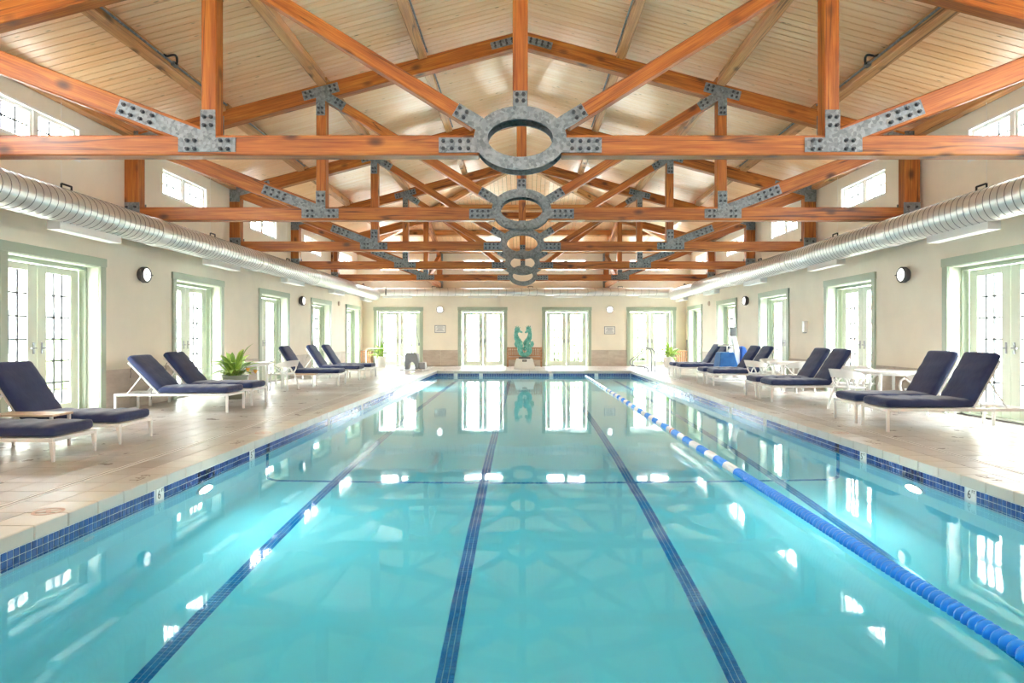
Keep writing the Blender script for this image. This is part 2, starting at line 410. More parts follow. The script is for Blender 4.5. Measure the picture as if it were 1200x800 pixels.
# ------------------------------------------------------------------ clerestory windows
def clerestory(num, loc, rz, label, detail=True):
    d = link('window_%d' % num, None, None, loc, (0,0,rz), kind='structure', label=label)
    f = MB(); h = WT-WB
    f.bx(-WH, -WH+.03, 0, .2, 0, h).bx(WH-.03, WH, 0, .2, 0, h).bx(-WH+.03, WH-.03, 0, .2, 0, .03).bx(-WH+.03, WH-.03, 0, .2, h-.03, h).bx(-.035, .035, .04, .16, .03, h-.03)
    f.build('window_frame', M['white'], d)
    for x0, x1 in ((-WH+.03, -.035), (.035, WH-.03)):
        sh = MB().bx(x0, x0+.045, .06, .11, .03, h-.03).bx(x1-.045, x1, .06, .11, .03, h-.03).bx(x0+.045, x1-.045, .06, .11, .03, .075).bx(x0+.045, x1-.045, .06, .11, h-.075, h-.03).build('window_sash', M['white'], d)
        g0, g1, b0, b1 = x0+.045, x1-.045, .075, h-.075; cw = (g1-g0)/3; ch = (b1-b0)/2
        mu = MB()
        for k in (1, 2): mu.bx(g0+k*cw-.010, g0+k*cw+.010, .075, .097, b0, b1)
        mu.bx(g0, g1, .076, .096, b0+ch-.010, b0+ch+.010); mu.build('muntin_grid', M['greymun'], sh)
        pm = MB().bx(0, cw, .084, .088, 0, ch).mesh('pane', M['glass'])
        for i in range(3):
            for k in range(2): link('pane', pm, sh, (g0+i*cw, 0, b0+k*ch))
num = 1
for i, y in enumerate(WY):
    clerestory(num, (-XU, y, WB), PI/2, 'white clerestory window high in the left wall, %s from the camera' % ordn[i]); num += 1
for i, y in enumerate(WY):
    clerestory(num, (XU, y, WB), -PI/2, 'white clerestory window high in the right wall, %s from the camera' % ordn[i]); num += 1
for i, x in enumerate(WX):
    clerestory(num, (x, YU, WB), 0, 'white clerestory window high in the far wall, %s from the left' % ordn[i]); num += 1

# ------------------------------------------------------------------ ceiling: boards, purlins, hip end
ceil = struct('ceiling', 'pitched ceiling of varnished pine boards on purlins')
BW = .137
YH = YU - (ZR-(ZR-SL*(XU-XC)))/SL*1.0          # ridge end where the far hip starts
YH = YU - (XU-XC)
cs_, sn_ = math.cos(math.atan(SL)), math.sin(math.atan(SL))
nb = int((YU-YN)/BW)
for sgn in (-1, 1):
    full = MB().bx(0, (XU+.02+sgn*0)/cs_, .006, BW-.006, 0, .03).mesh('ceiling_board', M['board'])
    for k in range(nb+1):
        y = YN+k*BW; a = 0 if y+BW <= YH else (y+BW-YH)
        if a > XU-.3: continue
        if a == 0: me = full
        else: me = MB().add([(a/cs_-BW/cs_,.004,0),(XU/cs_,.004,0),(XU/cs_,BW-.004,0),(a/cs_,BW-.004,0),(a/cs_-BW/cs_,.004,.03),(XU/cs_,.004,.03),(XU/cs_,BW-.004,.03),(a/cs_,BW-.004,.03)],
                            [(0,3,2,1),(4,5,6,7),(0,1,5,4),(1,2,6,5),(2,3,7,6),(3,0,4,7)]).mesh('ceiling_board', M['board'])
        o = link('ceiling_board', me, ceil, (XC, y, ZR))
        if sgn > 0: o.rotation_euler = (0, math.atan(SL), 0)
        else: o.scale = (1,1,1); o.rotation_euler = (0, math.atan(SL), PI); o.location = Vector((XC, y+BW, ZR))*S
        if sgn < 0 and a > 0:      # mirrored cut for the hip on this side
            o.location = Vector((XC, y, ZR))*S; o.rotation_euler = (0, -math.atan(SL), 0)
            o.data = MB().add([(-(a-BW)/cs_,.004,0),(-XU/cs_,.004,0),(-XU/cs_,BW-.004,0),(-a/cs_,BW-.004,0),(-(a-BW)/cs_,.004,.03),(-XU/cs_,.004,.03),(-XU/cs_,BW-.004,.03),(-a/cs_,BW-.004,.03)],
                              [(0,3,2,1),(4,5,6,7),(0,1,5,4),(1,2,6,5),(2,3,7,6),(3,0,4,7)]).mesh('ceiling_board', M['board'])
for k in range(int(2*XU/BW)+1):                  # far hip: boards run from the eave up to the hip
    x = -XU+k*BW; xm = x+BW/2
    zl = lambda xx: max(0., abs(xx-XC))
    t0, t1 = YH+zl(x+.004), YH+zl(min(x+BW-.004, XU))
    rz = lambda y: ZR-SL*(y-YH)
    if min(t0, t1) > YU-.1: continue
    a, b = x+.004, min(x+BW-.004, XU)
    MB().add([(a,t0,rz(t0)),(b,t1,rz(t1)),(b,YU,rz(YU)),(a,YU,rz(YU)),(a,t0,rz(t0)+.03),(b,t1,rz(t1)+.03),(b,YU,rz(YU)+.03),(a,YU,rz(YU)+.03)],
             [(0,3,2,1),(4,5,6,7),(0,1,5,4),(1,2,6,5),(2,3,7,6),(3,0,4,7)]).build('hip_board', M['board'], ceil)
bk = MB()
for z0, z1 in ((.032, .12),):
    e = roofz(XU)
    bk.add([(XC,YN,ZR+z0),(XO,YN,roofz(XO)+z0),(XO,YO,roofz(XO)+z0),(XC,YH,ZR+z0)], [(0,1,2,3)])
    bk.add([(XC,YN,ZR+z0),(-XO,YN,roofz(XO)+z0),(-XO,YO,roofz(XO)+z0),(XC,YH,ZR+z0)], [(3,2,1,0)])
    bk.add([(XC,YH,ZR+z0),(XO,YO,roofz(XO)+z0),(-XO,YO,roofz(XO)+z0)], [(0,1,2)])
    bk.add([(XC,YN,ZR+z1),(XO,YN,roofz(XO)+z1),(XO,YO,roofz(XO)+z1),(XC,YH,ZR+z1)], [(0,3,2,1)])
    bk.add([(XC,YN,ZR+z1),(-XO,YN,roofz(XO)+z1),(-XO,YO,roofz(XO)+z1),(XC,YH,ZR+z1)], [(0,1,2,3)])
    bk.add([(XC,YH,ZR+z1),(XO,YO,roofz(XO)+z1),(-XO,YO,roofz(XO)+z1)], [(0,2,1)])
bk.build('roof_deck', M['boardback'], ceil)
TY = [6.84+3.79*k for k in range(5)]
TD = .18
PXS = [1.69, 3.38, 5.07]
edges = [(3.05+TD, TY[0])] + [(TY[k]+TD, TY[k+1]) for k in range(4)]
for sgn in (-1, 1):
    for px in PXS:
        x = XC+sgn*px; zc = roofz(x)-.115
        for (a, b) in edges:
            if px < 3.3 and b > YH+px: b = YH+px
            if b-a < .2: continue
            beam('purlin', (x, a-.02, zc), (x, b+.02, zc), .15, .2, M['pine'], ceil, (1,0,SL*-sgn), .01)
            if px in (5.07, 1.69) and b < 15:
                cx = x - sgn*(.105 if px > 5 else .1)*1
                if px < 3: cx = x + (-sgn)*.1
                cz = roofz(cx)-.125
                cd = MB().tube([(cx, a, cz), (cx, b, cz)], .016, 8)
                cd.build('conduit', M['steel'], ceil, 40)
                if px > 5:
                    ym = a+(b-a)*.52
                    lp = [(cx, ym-.12, cz+.02)] + [(cx-sgn*(.05+.05*math.sin(t*PI/8)), ym-.12+.24*t/8, cz-.0+.06*math.sin(t*PI/8)) for t in range(9)] + [(cx, ym+.12, cz+.02)]
                    MB().tube(lp, .017, 6).build('flexible_conduit', M['black'], ceil, 40)
                    MB().bx(cx-.03, cx+.03, ym+.1, ym+.2, cz-.03, cz+.03).build('junction_box', M['steel'], ceil)
for sgn in (-1, 1):                                # eave plates and hip rafters
    beam('eave_plate', (sgn*(XU-.08), YN, 4.60), (sgn*(XU-.08), YU, 4.60), .15, .16, M['pine'], ceil, (1,0,0), .01)
    beam('hip_rafter', (XC, YH, ZR-.15), (sgn*XU, YU, roofz(XU)-.13), .15, .22, M['pine'], ceil, (sgn*.7,-.7,0), .01)
beam('eave_plate', (-XU, YU-.08, 4.60), (XU, YU-.08, 4.60), .15, .16, M['pine'], ceil, (0,1,0), .01)
for yy in (YH+3.0, YH+5.0):                        # hip purlins
    hx = yy-YH-.15
    beam('purlin', (-hx, yy, ZR-SL*(yy-YH)-.12), (hx, yy, ZR-SL*(yy-YH)-.12), .15, .2, M['pine'], ceil, (0,1,-SL), .01)

# ------------------------------------------------------------------ timber trusses
def bolts(pts, y, parent, r=.017, d=-1, axis='Y'):
    b = MB()
    for x, z in pts:
        b.add(*hexhead(x, y, z, r, d))
    return b.build('bolt_heads', M['bolt'], parent, kind='stuff')
def hexhead(x, y, z, r, d):
    vs = []; fs = []
    for rr, yy in ((r*1.35, y), (r*1.35, y+d*.008), (r, y+d*.008), (r, y+d*.03)):
        vs += [(x+rr*math.cos(k*PI/3), yy, z+rr*math.sin(k*PI/3)) for k in range(6)]
    for i in range(3):
        for k in range(6): fs.append((i*6+k, i*6+(k+1)%6, (i+1)*6+(k+1)%6, (i+1)*6+k))
    fs.append((18,19,20,21,22,23)); return vs, fs
def obox(c, u, half_l, half_w):       # oriented rectangle in x,z
    u = Vector(u).normalized(); n = Vector((-u.y, u.x)); c = Vector(c)
    return [tuple(c+u*half_l*a+n*half_w*b) for a, b in ((-1,-1),(1,-1),(1,1),(-1,1))]
def grid_bolts(c, u, ls, ws):
    u = Vector(u).normalized(); n = Vector((-u.y, u.x)); c = Vector(c)
    return [tuple(c+u*a+n*b) for a in ls for b in ws]
ZC0, ZC1 = 3.12, 3.34; ZCC = 3.23
ZPK, ZHL = 6.18, 4.455
def plate(parts, bpts, T, both=True):
    p = MB()
    for k, q in enumerate(parts):
        p.poly(q, -.012-.0008*k, 0)
        if both: p.poly(q, TD, TD+.012+.0008*k)
    o = p.build('steel_plate', M['steel'], T)
    if bpts: bolts(bpts, -.013, o)
    return o
def truss(Y, label, flat=False):
    T = thing('timber_truss', label, 'roof truss', (XC, Y, 0), 0, 'timber roof trusses along the hall')
    ym = TD/2; mf = M['fir']; sl = (ZPK-ZHL)/6.5
    ch = lambda x: ZPK - sl*abs(x)
    dsl = Vector((3.38-.5, ch(3.38)-(3.47))).normalized()
    for s in (-1, 1):
        beam('bottom_chord', (s*.45, ym, ZCC), (s*6.44, ym, ZCC), TD, .22, mf, T)
        if flat:
            zf = 5.40; xf = (ZPK-zf)/sl
            beam('top_chord', (s*(xf-.05), ym, zf), (s*6.5, ym, ZHL), TD-.006, .25, mf, T)
        else:
            beam('top_chord', (s*.0, ym, ZPK), (s*6.5, ym, ZHL), TD-.006, .26, mf, T)
        zt = min(ch(3.38), 5.40) if flat else ch(3.38)
        beam('post', (s*3.38, ym, ZC1-.02), (s*3.38, ym, zt-.1), TD-.01, .165, mf, T)
        if flat: beam('diagonal_brace', (s*.52, ym, 3.52), (s*2.9, ym, zf-.05), TD-.02, .15, mf, T)
        else: beam('diagonal_brace', (s*.50, ym, 3.49), (s*3.32, ym, ch(3.38)-.05), TD-.02, .15, mf, T)
        beam('outer_web', (s*3.42, ym, ZCC+.06), (s*6.42, ym, ZHL-.02), TD-.014, .235, mf, T)
        beam('wall_post', (s*6.58, ym, 3.02), (s*6.58, ym, 4.62), .2, .26, mf, T, (0,1,0))
        # quarter-point plates
        u = Vector((s*3.0, ZHL-.02-ZCC-.06)).normalized()
        cdi = Vector((s*3.42, ZCC+.06))
        bp = [(s*3.38+a, z) for a in (-.22, -.14, .14, .22) for z in (3.185, 3.275)] + [(s*3.38+a, z) for a in (-.035, .04) for z in (3.44, 3.53)]
        bp += grid_bolts(cdi+u*.78, u, (-.17, -.06, .05, .16), (-.04, .04))
        plate([[(s*3.08 if s > 0 else -3.70, 3.155), (3.70 if s > 0 else -3.08, 3.155), (3.70 if s > 0 else -3.08, 3.31), (s*3.08 if s > 0 else -3.70, 3.31)],
               obox((s*3.38, 3.45), (0,1), .16, .08), obox(cdi+u*.5, u, .5, .082)], bp, T)
        if not flat:
            c = Vector((s*3.38, ch(3.38))); uc = Vector((s, -sl)).normalized(); ud = Vector((-s*(3.32-.5), -(ch(3.38)-.05-3.49))).normalized()
            plate([obox(c, uc, .31, .08), obox(c-Vector((0, .2)), (0,1), .2, .075), obox(c+ud*.24+Vector((0,-.02)), ud, .22, .075)],
                  grid_bolts(c, uc, (-.25, -.17, .17, .25), (-.035, .035)) + grid_bolts(c+ud*.36, ud, (-.04, .05), (-.03, .03)) + grid_bolts(c-Vector((0,.32)), (0,1), (-.04, .04), (-.03, .03)), T)
        # heel plates
        uc = Vector((-s, sl)).normalized(); h = Vector((s*6.5, ZHL))
        hp = plate([[(s*6.45, 4.24), (s*6.71, 4.24), (s*6.71, 4.62), (s*6.45, 4.62)][::s], obox(h+uc*.38, uc, .38, .085)], grid_bolts(h+uc*.58, uc, (-.12, 0, .12), (-.04, .04)), T)
        plate([[(s*6.43, 3.03), (s*6.71, 3.03), (s*6.71, 3.42), (s*6.43, 3.42)][::s]], [(s*6.5, 3.1), (s*6.64, 3.1), (s*6.5, 3.34), (s*6.64, 3.34)], T)
    if flat: beam('top_chord', (-(ZPK-5.40)/sl-.02, ym, 5.40), ((ZPK-5.40)/sl+.02, ym, 5.40), TD-.004, .22, mf, T)
    beam('king_post', (0, ym, 3.66), (0, ym, (5.30 if flat else ZPK+.12)), TD+.002, .165, mf, T)
    if not flat:
        q = lambda s: obox((s*.30, ch(.30)), (1, -s*sl), .22, .06)
        for s in (-1, 1): plate([q(s)], grid_bolts((s*.3, ch(.3)), (1, -s*sl), (-.15, -.05, .05, .15), (-.025, .025)), T)
    # steel ring: two elliptical plates on a web, with five arms
    zc = 3.30; N = 48; R = MB()
    E = lambda a, b: [(a*math.cos(2*PI*k/N), zc+b*math.sin(2*PI*k/N)) for k in range(N)]
    def ellip(a0, b0, a1, b1, y0, y1):
        i, o = E(a0, b0), E(a1, b1)
        R.loft([[(x,y0,z) for x,z in i], [(x,y0,z) for x,z in o], [(x,y1,z) for x,z in o], [(x,y1,z) for x,z in i], [(x,y0,z) for x,z in i]], False)
    ellip(.355, .205, .50, .345, -.03, -.012); ellip(.355, .205, .50, .345, TD+.012, TD+.03); ellip(.41, .26, .43, .28, -.012, TD+.012)
    ring = R.build('steel_ring', M['steel'], T)
    def arm(q, bp):
        ao = MB().poly(q, -.026, -.006).build('ring_arm_plate', M['steel'], T); bolts(bp, -.026, ao)
    for s in (-1, 1):
        arm([(s*.42, 3.145), (s*.88, 3.145), (s*.88, 3.305), (s*.42, 3.305)][::s], [(s*a, z) for a in (.56, .65, .74, .83) for z in (3.185, 3.265)])
        u = Vector((s*2.82, (5.36 if flat else ch(3.38)-.05)-3.49)).normalized(); c = Vector((s*.50, 3.49))
        arm(obox(c+u*.06, u, .17, .075), grid_bolts(c+u*.15, u, (-.04, .05), (-.035, .035)))
    arm([(-.078, 3.6), (.078, 3.6), (.078, 3.81), (-.078, 3.81)], [(a, z) for a in (-.035, .035) for z in (3.70, 3.77)])
    return T
for k, (y, lb) in enumerate(zip(TY, ('nearest timber roof truss with an oval steel ring, its king post rising out of view',
        'second timber roof truss with an oval steel ring, its peak visible behind the nearest truss',
        'third timber roof truss with an oval steel ring, midway down the hall',
        'fourth timber roof truss with an oval steel ring, last one under the ridge',
        'farthest timber roof truss, flat topped under the hip end of the roof'))):
    truss(y, lb, k == 4)
for s, lb in ((-1, 'left'), (1, 'right')):          # short trusses from the far wall to the last full truss
    T = thing('jack_truss', 'short timber truss carrying the hip end, left of the far wall centre' if s < 0 else 'short timber truss carrying the hip end, right of the far wall centre', 'roof truss', (XC+s*3.34, YU, 0), 0)
    L = YU-TY[4]-TD-.02
    beam('wall_post', (0, -.13, 3.02), (0, -.13, 4.5), .2, .24, M['fir'], T, (1,0,0))
    beam('top_chord', (0, -.15, 4.44), (0, -L, 4.44+SL*(L-.15)), .15, .22, M['fir'], T, (1,0,0))
    beam('bottom_chord', (0, -.27, ZCC), (0, -L, ZCC), .15, .2, M['fir'], T, (1,0,0))
    beam('outer_web', (0, -.3, 4.3), (0, -L+.1, 3.3), .14, .2, M['fir'], T, (1,0,0))
    for z0, z1 in ((3.02, 3.4), (4.2, 4.5)): MB().bx(-.118, -.1, -.255, 0, z0, z1).bx(-.1, .1, -.27, -.255, z0, z1).bx(.1, .118, -.255, 0, z0, z1).build('steel_plate', M['steel'], T)

# ------------------------------------------------------------------ spiral ducts
def spiral_duct(name, label, axis_pts, r, pitch, far=False):
    T = thing(name, label, 'air duct', axis_pts[0])
    p0, p1 = Vector(axis_pts[0]), Vector(axis_pts[1]); d = (p1-p0); L = d.length; d.normalize()
    side = d.cross(Vector((0,0,1))); up = Vector((0,0,1)); n = 28
    cuts = [0]
    while cuts[-1] < L-.1: cuts.append(min(L, cuts[-1]+3.79))
    for a, b in zip(cuts[:-1], cuts[1:]):
        rings = []; t = a; 
        seam = MB(); k = 0
        while t < b-1e-6:
            t2 = min(b, t+pitch)
            for tt, rr in ((t, r), (t2, r)):
                rings.append([d*(tt+.06*math.cos(2*PI*j/n)*(1 if a < tt < b else 1)) + side*rr*math.cos(2*PI*j/n) + up*rr*math.sin(2*PI*j/n) for j in range(n)])
            t = t2
        m = MB(); m.loft(rings, True); sec = m.build('duct_section', M['duct'], T, 35)
        sr = []
        t = a+pitch
        while t < b-.01:
            sr.append(t); t += pitch
        sm = MB()
        for t in sr:
            sm.loft([[d*(t+o+.06*math.cos(2*PI*j/n)) + side*rr*math.cos(2*PI*j/n) + up*rr*math.sin(2*PI*j/n) for j in range(n)] for o, rr in ((-.006, r-.002), (-.003, r+.004), (.003, r+.004), (.006, r-.002))], False)
        if sr: sm.build('spiral_seam', M['ductseam'], sec, 60)
        c = MB(); c.loft([[d*(b+o) + side*rr*math.cos(2*PI*j/n)+up*rr*math.sin(2*PI*j/n) for j in range(n)] for o, rr in ((-.07, r-.004), (-.065, r+.008), (.065, r+.008), (.07, r-.004))], False)
        if b < L: c.build('duct_collar', M['duct'], T, 35)
        # hanger
        hm = (a+b)/2
        h = MB(); hp = d*hm
        for q in (-.09, .09):
            h.cyl(hp+side*.0+d*q+up*(r-.01), hp+d*q+up*(r+.06), .012, 6)
        h.tube([hp-d*.09+up*(r+.06), hp+d*.09+up*(r+.06)], .013, 6)
        h.build('duct_hanger', M['black'], T)
        MB().cyl(hp-d*.09+up*(r+.06), hp-d*.09+up*(1.3 if not far else 1.2), .003, 5).build('hanger_rod', M['white'], T)
    return T
DXL, DZ, DR = 5.85, 2.815, .218
def diffuser(T, x0, x1, y0, y1, z0, z1):
    d = MB().bx(x0, x1, y0, y1, z0, z1).build('air_diffuser', M['whiteplastic'], T, bevel=.006)
    return d
SIDE = {}
for s, nm in ((-1, 'left'), (1, 'right')):
    T = SIDE[s] = spiral_duct('air_duct', 'silver spiral air duct running along the %s wall' % nm, ((s*DXL, YN+.2, DZ), (s*DXL, YF-.5, DZ)), DR, .117)
    for y in DOOR_Y:
        diffuser(T, *sorted((s*5.97-s*DXL, s*5.80-s*DXL)), y-.82-YN-.2, y+.38-YN-.2, 2.50-DZ, 2.64-DZ)
T = spiral_duct('air_duct', 'silver spiral air duct running along the far wall', ((-DXL+.42, YF-.32, 2.93), (DXL-.42, YF-.32, 2.93)), .16, .3, True)
for x in DOOR_X: diffuser(T, x-.55+DXL-.42, x+.6+DXL-.42, -.06, .1, 2.70-2.93, 2.80-2.93)
for s in (-1, 1):
    m = MB().tube([(0, -.02, 0), (0, .08, .03), (-s*.06, .15, .07), (-s*.16, .18, .115)] if False else [(0, -.05, 0), (0, .1, .06), (s*-.08, .17, .11), (s*-.2, .18, .115), (s*-.41, .18, .115)], [DR, DR*.95, .19, .165, .165], 20)
    el = m.build('duct_elbow', M['duct'], SIDE[s], 40, loc=(0, YF-.5-YN-.2, 0))

# ------------------------------------------------------------------ floor: slab and tiles
fl = MB()
for x0, x1, y0, y1 in ((-XO, PL-.02, YN, YO), (PR+.02, XO, YN, YO), (PL-.02, PR+.02, PF+.02, YO), (PL-.02, PR+.02, YN, PN-.02)):
    fl.bx(x0, x1, y0, y1, -.3, -.012)
floor = fl.build('floor', M['grout'], kind='structure')
TS = .287
cells = []
def tile_rows(xs, y0, y1):
    for a, b in zip(xs[:-1], xs[1:]):
        y = y0
        while y < y1-.02:
            cells.append((a, b, y, min(y+TS, y1))); y += TS
def cols(a, b):
    n = max(1, round(abs(b-a)/TS)); return [a+(b-a)*k/n for k in range(n+1)]
CP = .27
tile_rows([-3.51, PL-CP], PN, PF); tile_rows(cols(-XW, -3.58), YN, YF)
tile_rows([PR+CP, 4.19], PN, PF); tile_rows(cols(4.26, XW), YN, YF)
xs = cols(-3.51, 4.19)
for a, b in zip(xs[:-1], xs[1:]):
    y = PF+CP
    while y < YF-.02: cells.append((a, b, y, min(y+TS, YF))); y += TS
def vis(c):
    x, y = (c[0]+c[1])/2, (c[2]+c[3])/2
    return y > 2.4 and -.835 < x/y < .8
near = sorted([c for c in cells if vis(c)], key=lambda c: c[2])[:290]; nset = set(near)
tcache = {}
def tmesh(w_, l_):
    k = (round(w_, 4), round(l_, 4))
    if k not in tcache: tcache[k] = MB().bx(-w_/2+.003, w_/2-.003, -l_/2+.003, l_/2-.003, -.012, 0).mesh('floor_tile', M['tile'], 0, .002)
    return tcache[k]
rest = MB()
for c in cells:
    if c in nset: link('floor_tile', tmesh(c[1]-c[0], c[3]-c[2]), floor, ((c[0]+c[1])/2, (c[2]+c[3])/2, 0))
    else: rest.bx(c[0]+.003, c[1]-.003, c[2]+.003, c[3]-.003, -.012, 0)
rest.build('floor_tiles', M['tile'], floor, kind='stuff')
for x0, x1 in ((-3.58, -3.51), (4.19, 4.26)):
    d = MB(); d.bx(x0+.004, x1-.004, YN, YF, -.012, .001).build('deck_drain', M['drain'], floor)
    g = MB(); xm = (x0+x1)/2; g.bx(xm-.006, xm+.006, YN, YF-.1, .001, .0016).build('drain_slot', M['grout'], floor)

# ------------------------------------------------------------------ pool basin, coping, mosaic
pool = struct('pool_basin', 'long rectangular swimming pool basin with blue tile band')
DN, DFa, YB = -1.65, -1.15, 7.4
def pz(y): return DN if y < YB else DN+(DFa-DN)*(y-YB)/(PF-YB)
b = MB(); sec = []
for y in [PN, YB, PF]:
    z = pz(y); cv = .16; ring = [(PL, y, -.09)] + [(PL+cv*(1-math.cos(t)), y, z+cv*(1-math.sin(t))) for t in [k*PI/12 for k in range(7)]]
    ring += [(PR-cv*(1-math.cos(t)), y, z+cv*(1-math.sin(t))) for t in [PI/2-k*PI/12 for k in range(7)]] + [(PR, y, -.09)]
    sec.append(ring)
b.loft(sec, False, False)
b.add([(PL,PF,-.09),(PR,PF,-.09),(PR,PF,-2),(PL,PF,-2)], [(0,1,2,3)]); b.add([(PL,PN,-.09),(PR,PN,-.09),(PR,PN,-2),(PL,PN,-2)], [(3,2,1,0)])
b.build('basin_shell', M['basin'], pool, 30)
cm = MB().bx(-CP/2, CP/2+.012, -TS/2+.002, TS/2-.002, -.09, 0).mesh('coping_stone', M['coping'], 0, .006)
ny = round((PF-PN)/TS); sy = (PF-PN)/ny
for k in range(ny):
    y = PN+(k+.5)*sy
    link('coping_stone', cm, pool, (PL-CP/2-.001, y, 0)); o = link('coping_stone', cm, pool, (PR+CP/2+.001, y, 0), (0,0,PI))
nx = round((PR-PL+2*CP)/TS); sx_ = (PR-PL+2*CP)/nx
for k in range(nx):
    x = PL-CP+(k+.5)*sx_
    link('coping_stone', cm, pool, (x, PF+CP/2+.002, 0), (0,0,-PI/2))
MARK_L = [(5.19, '6'), (6.94, '5'), (9.67, '5'), (11.7, '4'), (16.3, '4')]
MARK_R = [(5.17, '6'), (6.82, '5'), (9.6, '5'), (11.2, '4'), (15.4, '4')]
tl = .0455
def band(xw, sgn, marks, name):
    bl, dk = MB(), MB(); n = int((PF-PN)/tl)
    MB().bx(*sorted((xw, xw+sgn*.004)), PN, PF, -.30, -.09).build('grout_strip', M['whitegrout'], pool)
    for k in range(n):
        y = PN+k*tl
        if any(abs(y+tl/2-m) < .062 for m, _ in marks): continue
        for row in range(3):
            z = -.094-row*.049
            d = dk if (5.78 < y < 6.08 or 17.45 < y < 17.75 or YB-.09 < y < YB+.03) else bl
            d.bx(*sorted((xw+sgn*.003, xw+sgn*.008)), y+.004, y+tl-.004, z-.0445, z-.0)
    bl.build('waterline_tiles', M['mosaic'], pool, kind='stuff'); dk.build('waterline_tiles', M['navytile'], pool, kind='stuff', label='dark navy tiles')
    for m, tx in marks:
        t = MB().bx(*sorted((xw+sgn*.003, xw+sgn*.012)), m-.054, m+.054, -.195, -.092).build('depth_marker', M['whiteplastic'], pool, bevel=.002, label='white depth marker tile reading %s FT' % tx)
        for body, size, dy, dz in ((tx, .098, -.018, -.142), ('FT', .036, .03, -.112)):
            me = text_mesh(body, size, 'marker_text'); me.materials.append(M['ink'])
            o = link('marker_text', me, t, (xw+sgn*.013, m+(dy if sgn > 0 else dy), dz), (PI/2, 0, PI/2 if sgn > 0 else -PI/2))
            o.location.y = (m+(dy if sgn > 0 else -dy))*S
            if body == tx: o.scale = (.85, 1, 1)
# on the left wall the tile faces +x, read with +y to the right; on the right wall the reverse
band(PL, 1, MARK_L, 'l'); band(PR, -1, MARK_R, 'r')
bl = MB(); MB().bx(PL, PR, PF-.004, PF, -.30, -.09).build('grout_strip', M['whitegrout'], pool)
fm = [-2.33, -1.47, .93, 2.49]
for k in range(int((PR-PL)/tl)):
    x = PL+k*tl
    if any(abs(x+tl/2-m) < .062 for m in fm): continue
    for row in range(3):
        z = -.094-row*.049; bl.bx(x+.004, x+tl-.004, PF-.008, PF-.003, z-.0455, z)
bl.build('waterline_tiles', M['mosaic'], pool, kind='stuff')
for x in fm: MB().bx(x-.054, x+.054, PF-.012, PF-.003, -.195, -.092).build('depth_marker', M['whiteplastic'], pool, bevel=.002)
LX = [-2.2, -.47, 1.25, 2.96]; LT = .037
for x in LX:
    ln = MB(); n = int((PF-.9-PN-.5)/LT)
    for k in range(n):
        y = PN+.5+k*LT; z0, z1 = pz(y), pz(y+LT)
        for c in (-1.5, -.5, .5):
            a, bb = x+c*LT+.0025, x+(c+1)*LT-.0025; y0, y1 = y+.0025, y+LT-.0025
            ln.add([(a,y0,z0-.002),(bb,y0,z0-.002),(bb,y1,z1-.002),(a,y1,z1-.002),(a,y0,z0+.005),(bb,y0,z0+.005),(bb,y1,z1+.005),(a,y1,z1+.005)],
                   [(4,5,6,7),(0,1,5,4),(1,2,6,5),(2,3,7,6),(3,0,4,7)])
    ln.build('lane_line', M['linetile'], pool, kind='stuff')
cl = MB(); prof = [(PL+.003, -.24), (PL+.003, DN+.16)] + [(PL+.16*(1-math.cos(t)), DN+.16*(1-math.sin(t))) for t in [k*PI/12 for k in range(1, 6)]] + [(PL+.16+k*(PR-PL-.32)/120, DN) for k in range(121)]
prof += [(PR-.16*(1-math.cos(t)), DN+.16*(1-math.sin(t))) for t in [PI/2-k*PI/12 for k in range(1, 6)]] + [(PR-.003, DN+.16), (PR-.003, -.24)]
for (xa, za), (xb, zb) in zip(prof[:-1], prof[1:]):
    dx, dz = xb-xa, zb-za; L = math.hypot(dx, dz); nxn, nzn = -dz/L*.006, dx/L*.006; g = .04
    xa2, za2, xb2, zb2 = xa+dx*g, za+dz*g, xb-dx*g, zb-dz*g
    cl.add([(xa2,YB-.06,za2),(xb2,YB-.06,zb2),(xb2,YB,zb2),(xa2,YB,za2),(xa2+nxn,YB-.06,za2+nzn),(xb2+nxn,YB-.06,zb2+nzn),(xb2+nxn,YB,zb2+nzn),(xa2+nxn,YB,za2+nzn)],
           [(4,5,6,7),(0,1,5,4),(1,2,6,5),(2,3,7,6),(3,0,4,7)])
cl.build('slope_break_line', M['linetile'], pool, kind='stuff')
M['poollamp'] = mat('pool_lamp_lens', (1,1,1), .3, Emission_Color=(1,.98,.9,1), Emission_Strength=22.)
for yy in (5.92, 17.6):                            # lit underwater lamps below the dark tile accents
    for xw, sg in ((PL, 1), (PR, -1)):
        MB().lathe([(.15, 0), (.15, sg*.02), (.12, sg*.024), (.115, sg*.012), (0, sg*.012)], 24, (xw, yy, -.56), 'X').build('pool_light', M['whiteplastic'], pool, 40)
        MB().lathe([(.113, sg*.012), (.1, sg*.022), (0, sg*.026)], 24, (xw, yy, -.56), 'X').build('pool_light_lens', M['poollamp'], pool, 40)
for yy in (4.35, 8.3, 12.5):                       # wall fittings under water
    for xw, sg in ((PL, 1), (PR, -1)):
        MB().lathe([(.05, 0), (.055, .006), (.03, .01), (.0, .01)] if sg > 0 else [(.05, 0), (.055, -.006), (.03, -.01), (.0, -.01)], 16, (xw, yy, -.36), 'X').build('wall_inlet', M['whiteplastic'], pool, 40)
wt = MB(); wt.add([(PL,PN,WZ),(PR,PN,WZ),(PR,PF,WZ),(PL,PF,WZ)], [(0,1,2,3)])
wo = wt.build('pool_water', M['water'], label='clear turquoise water filling the swimming pool', category='water', kind='stuff')
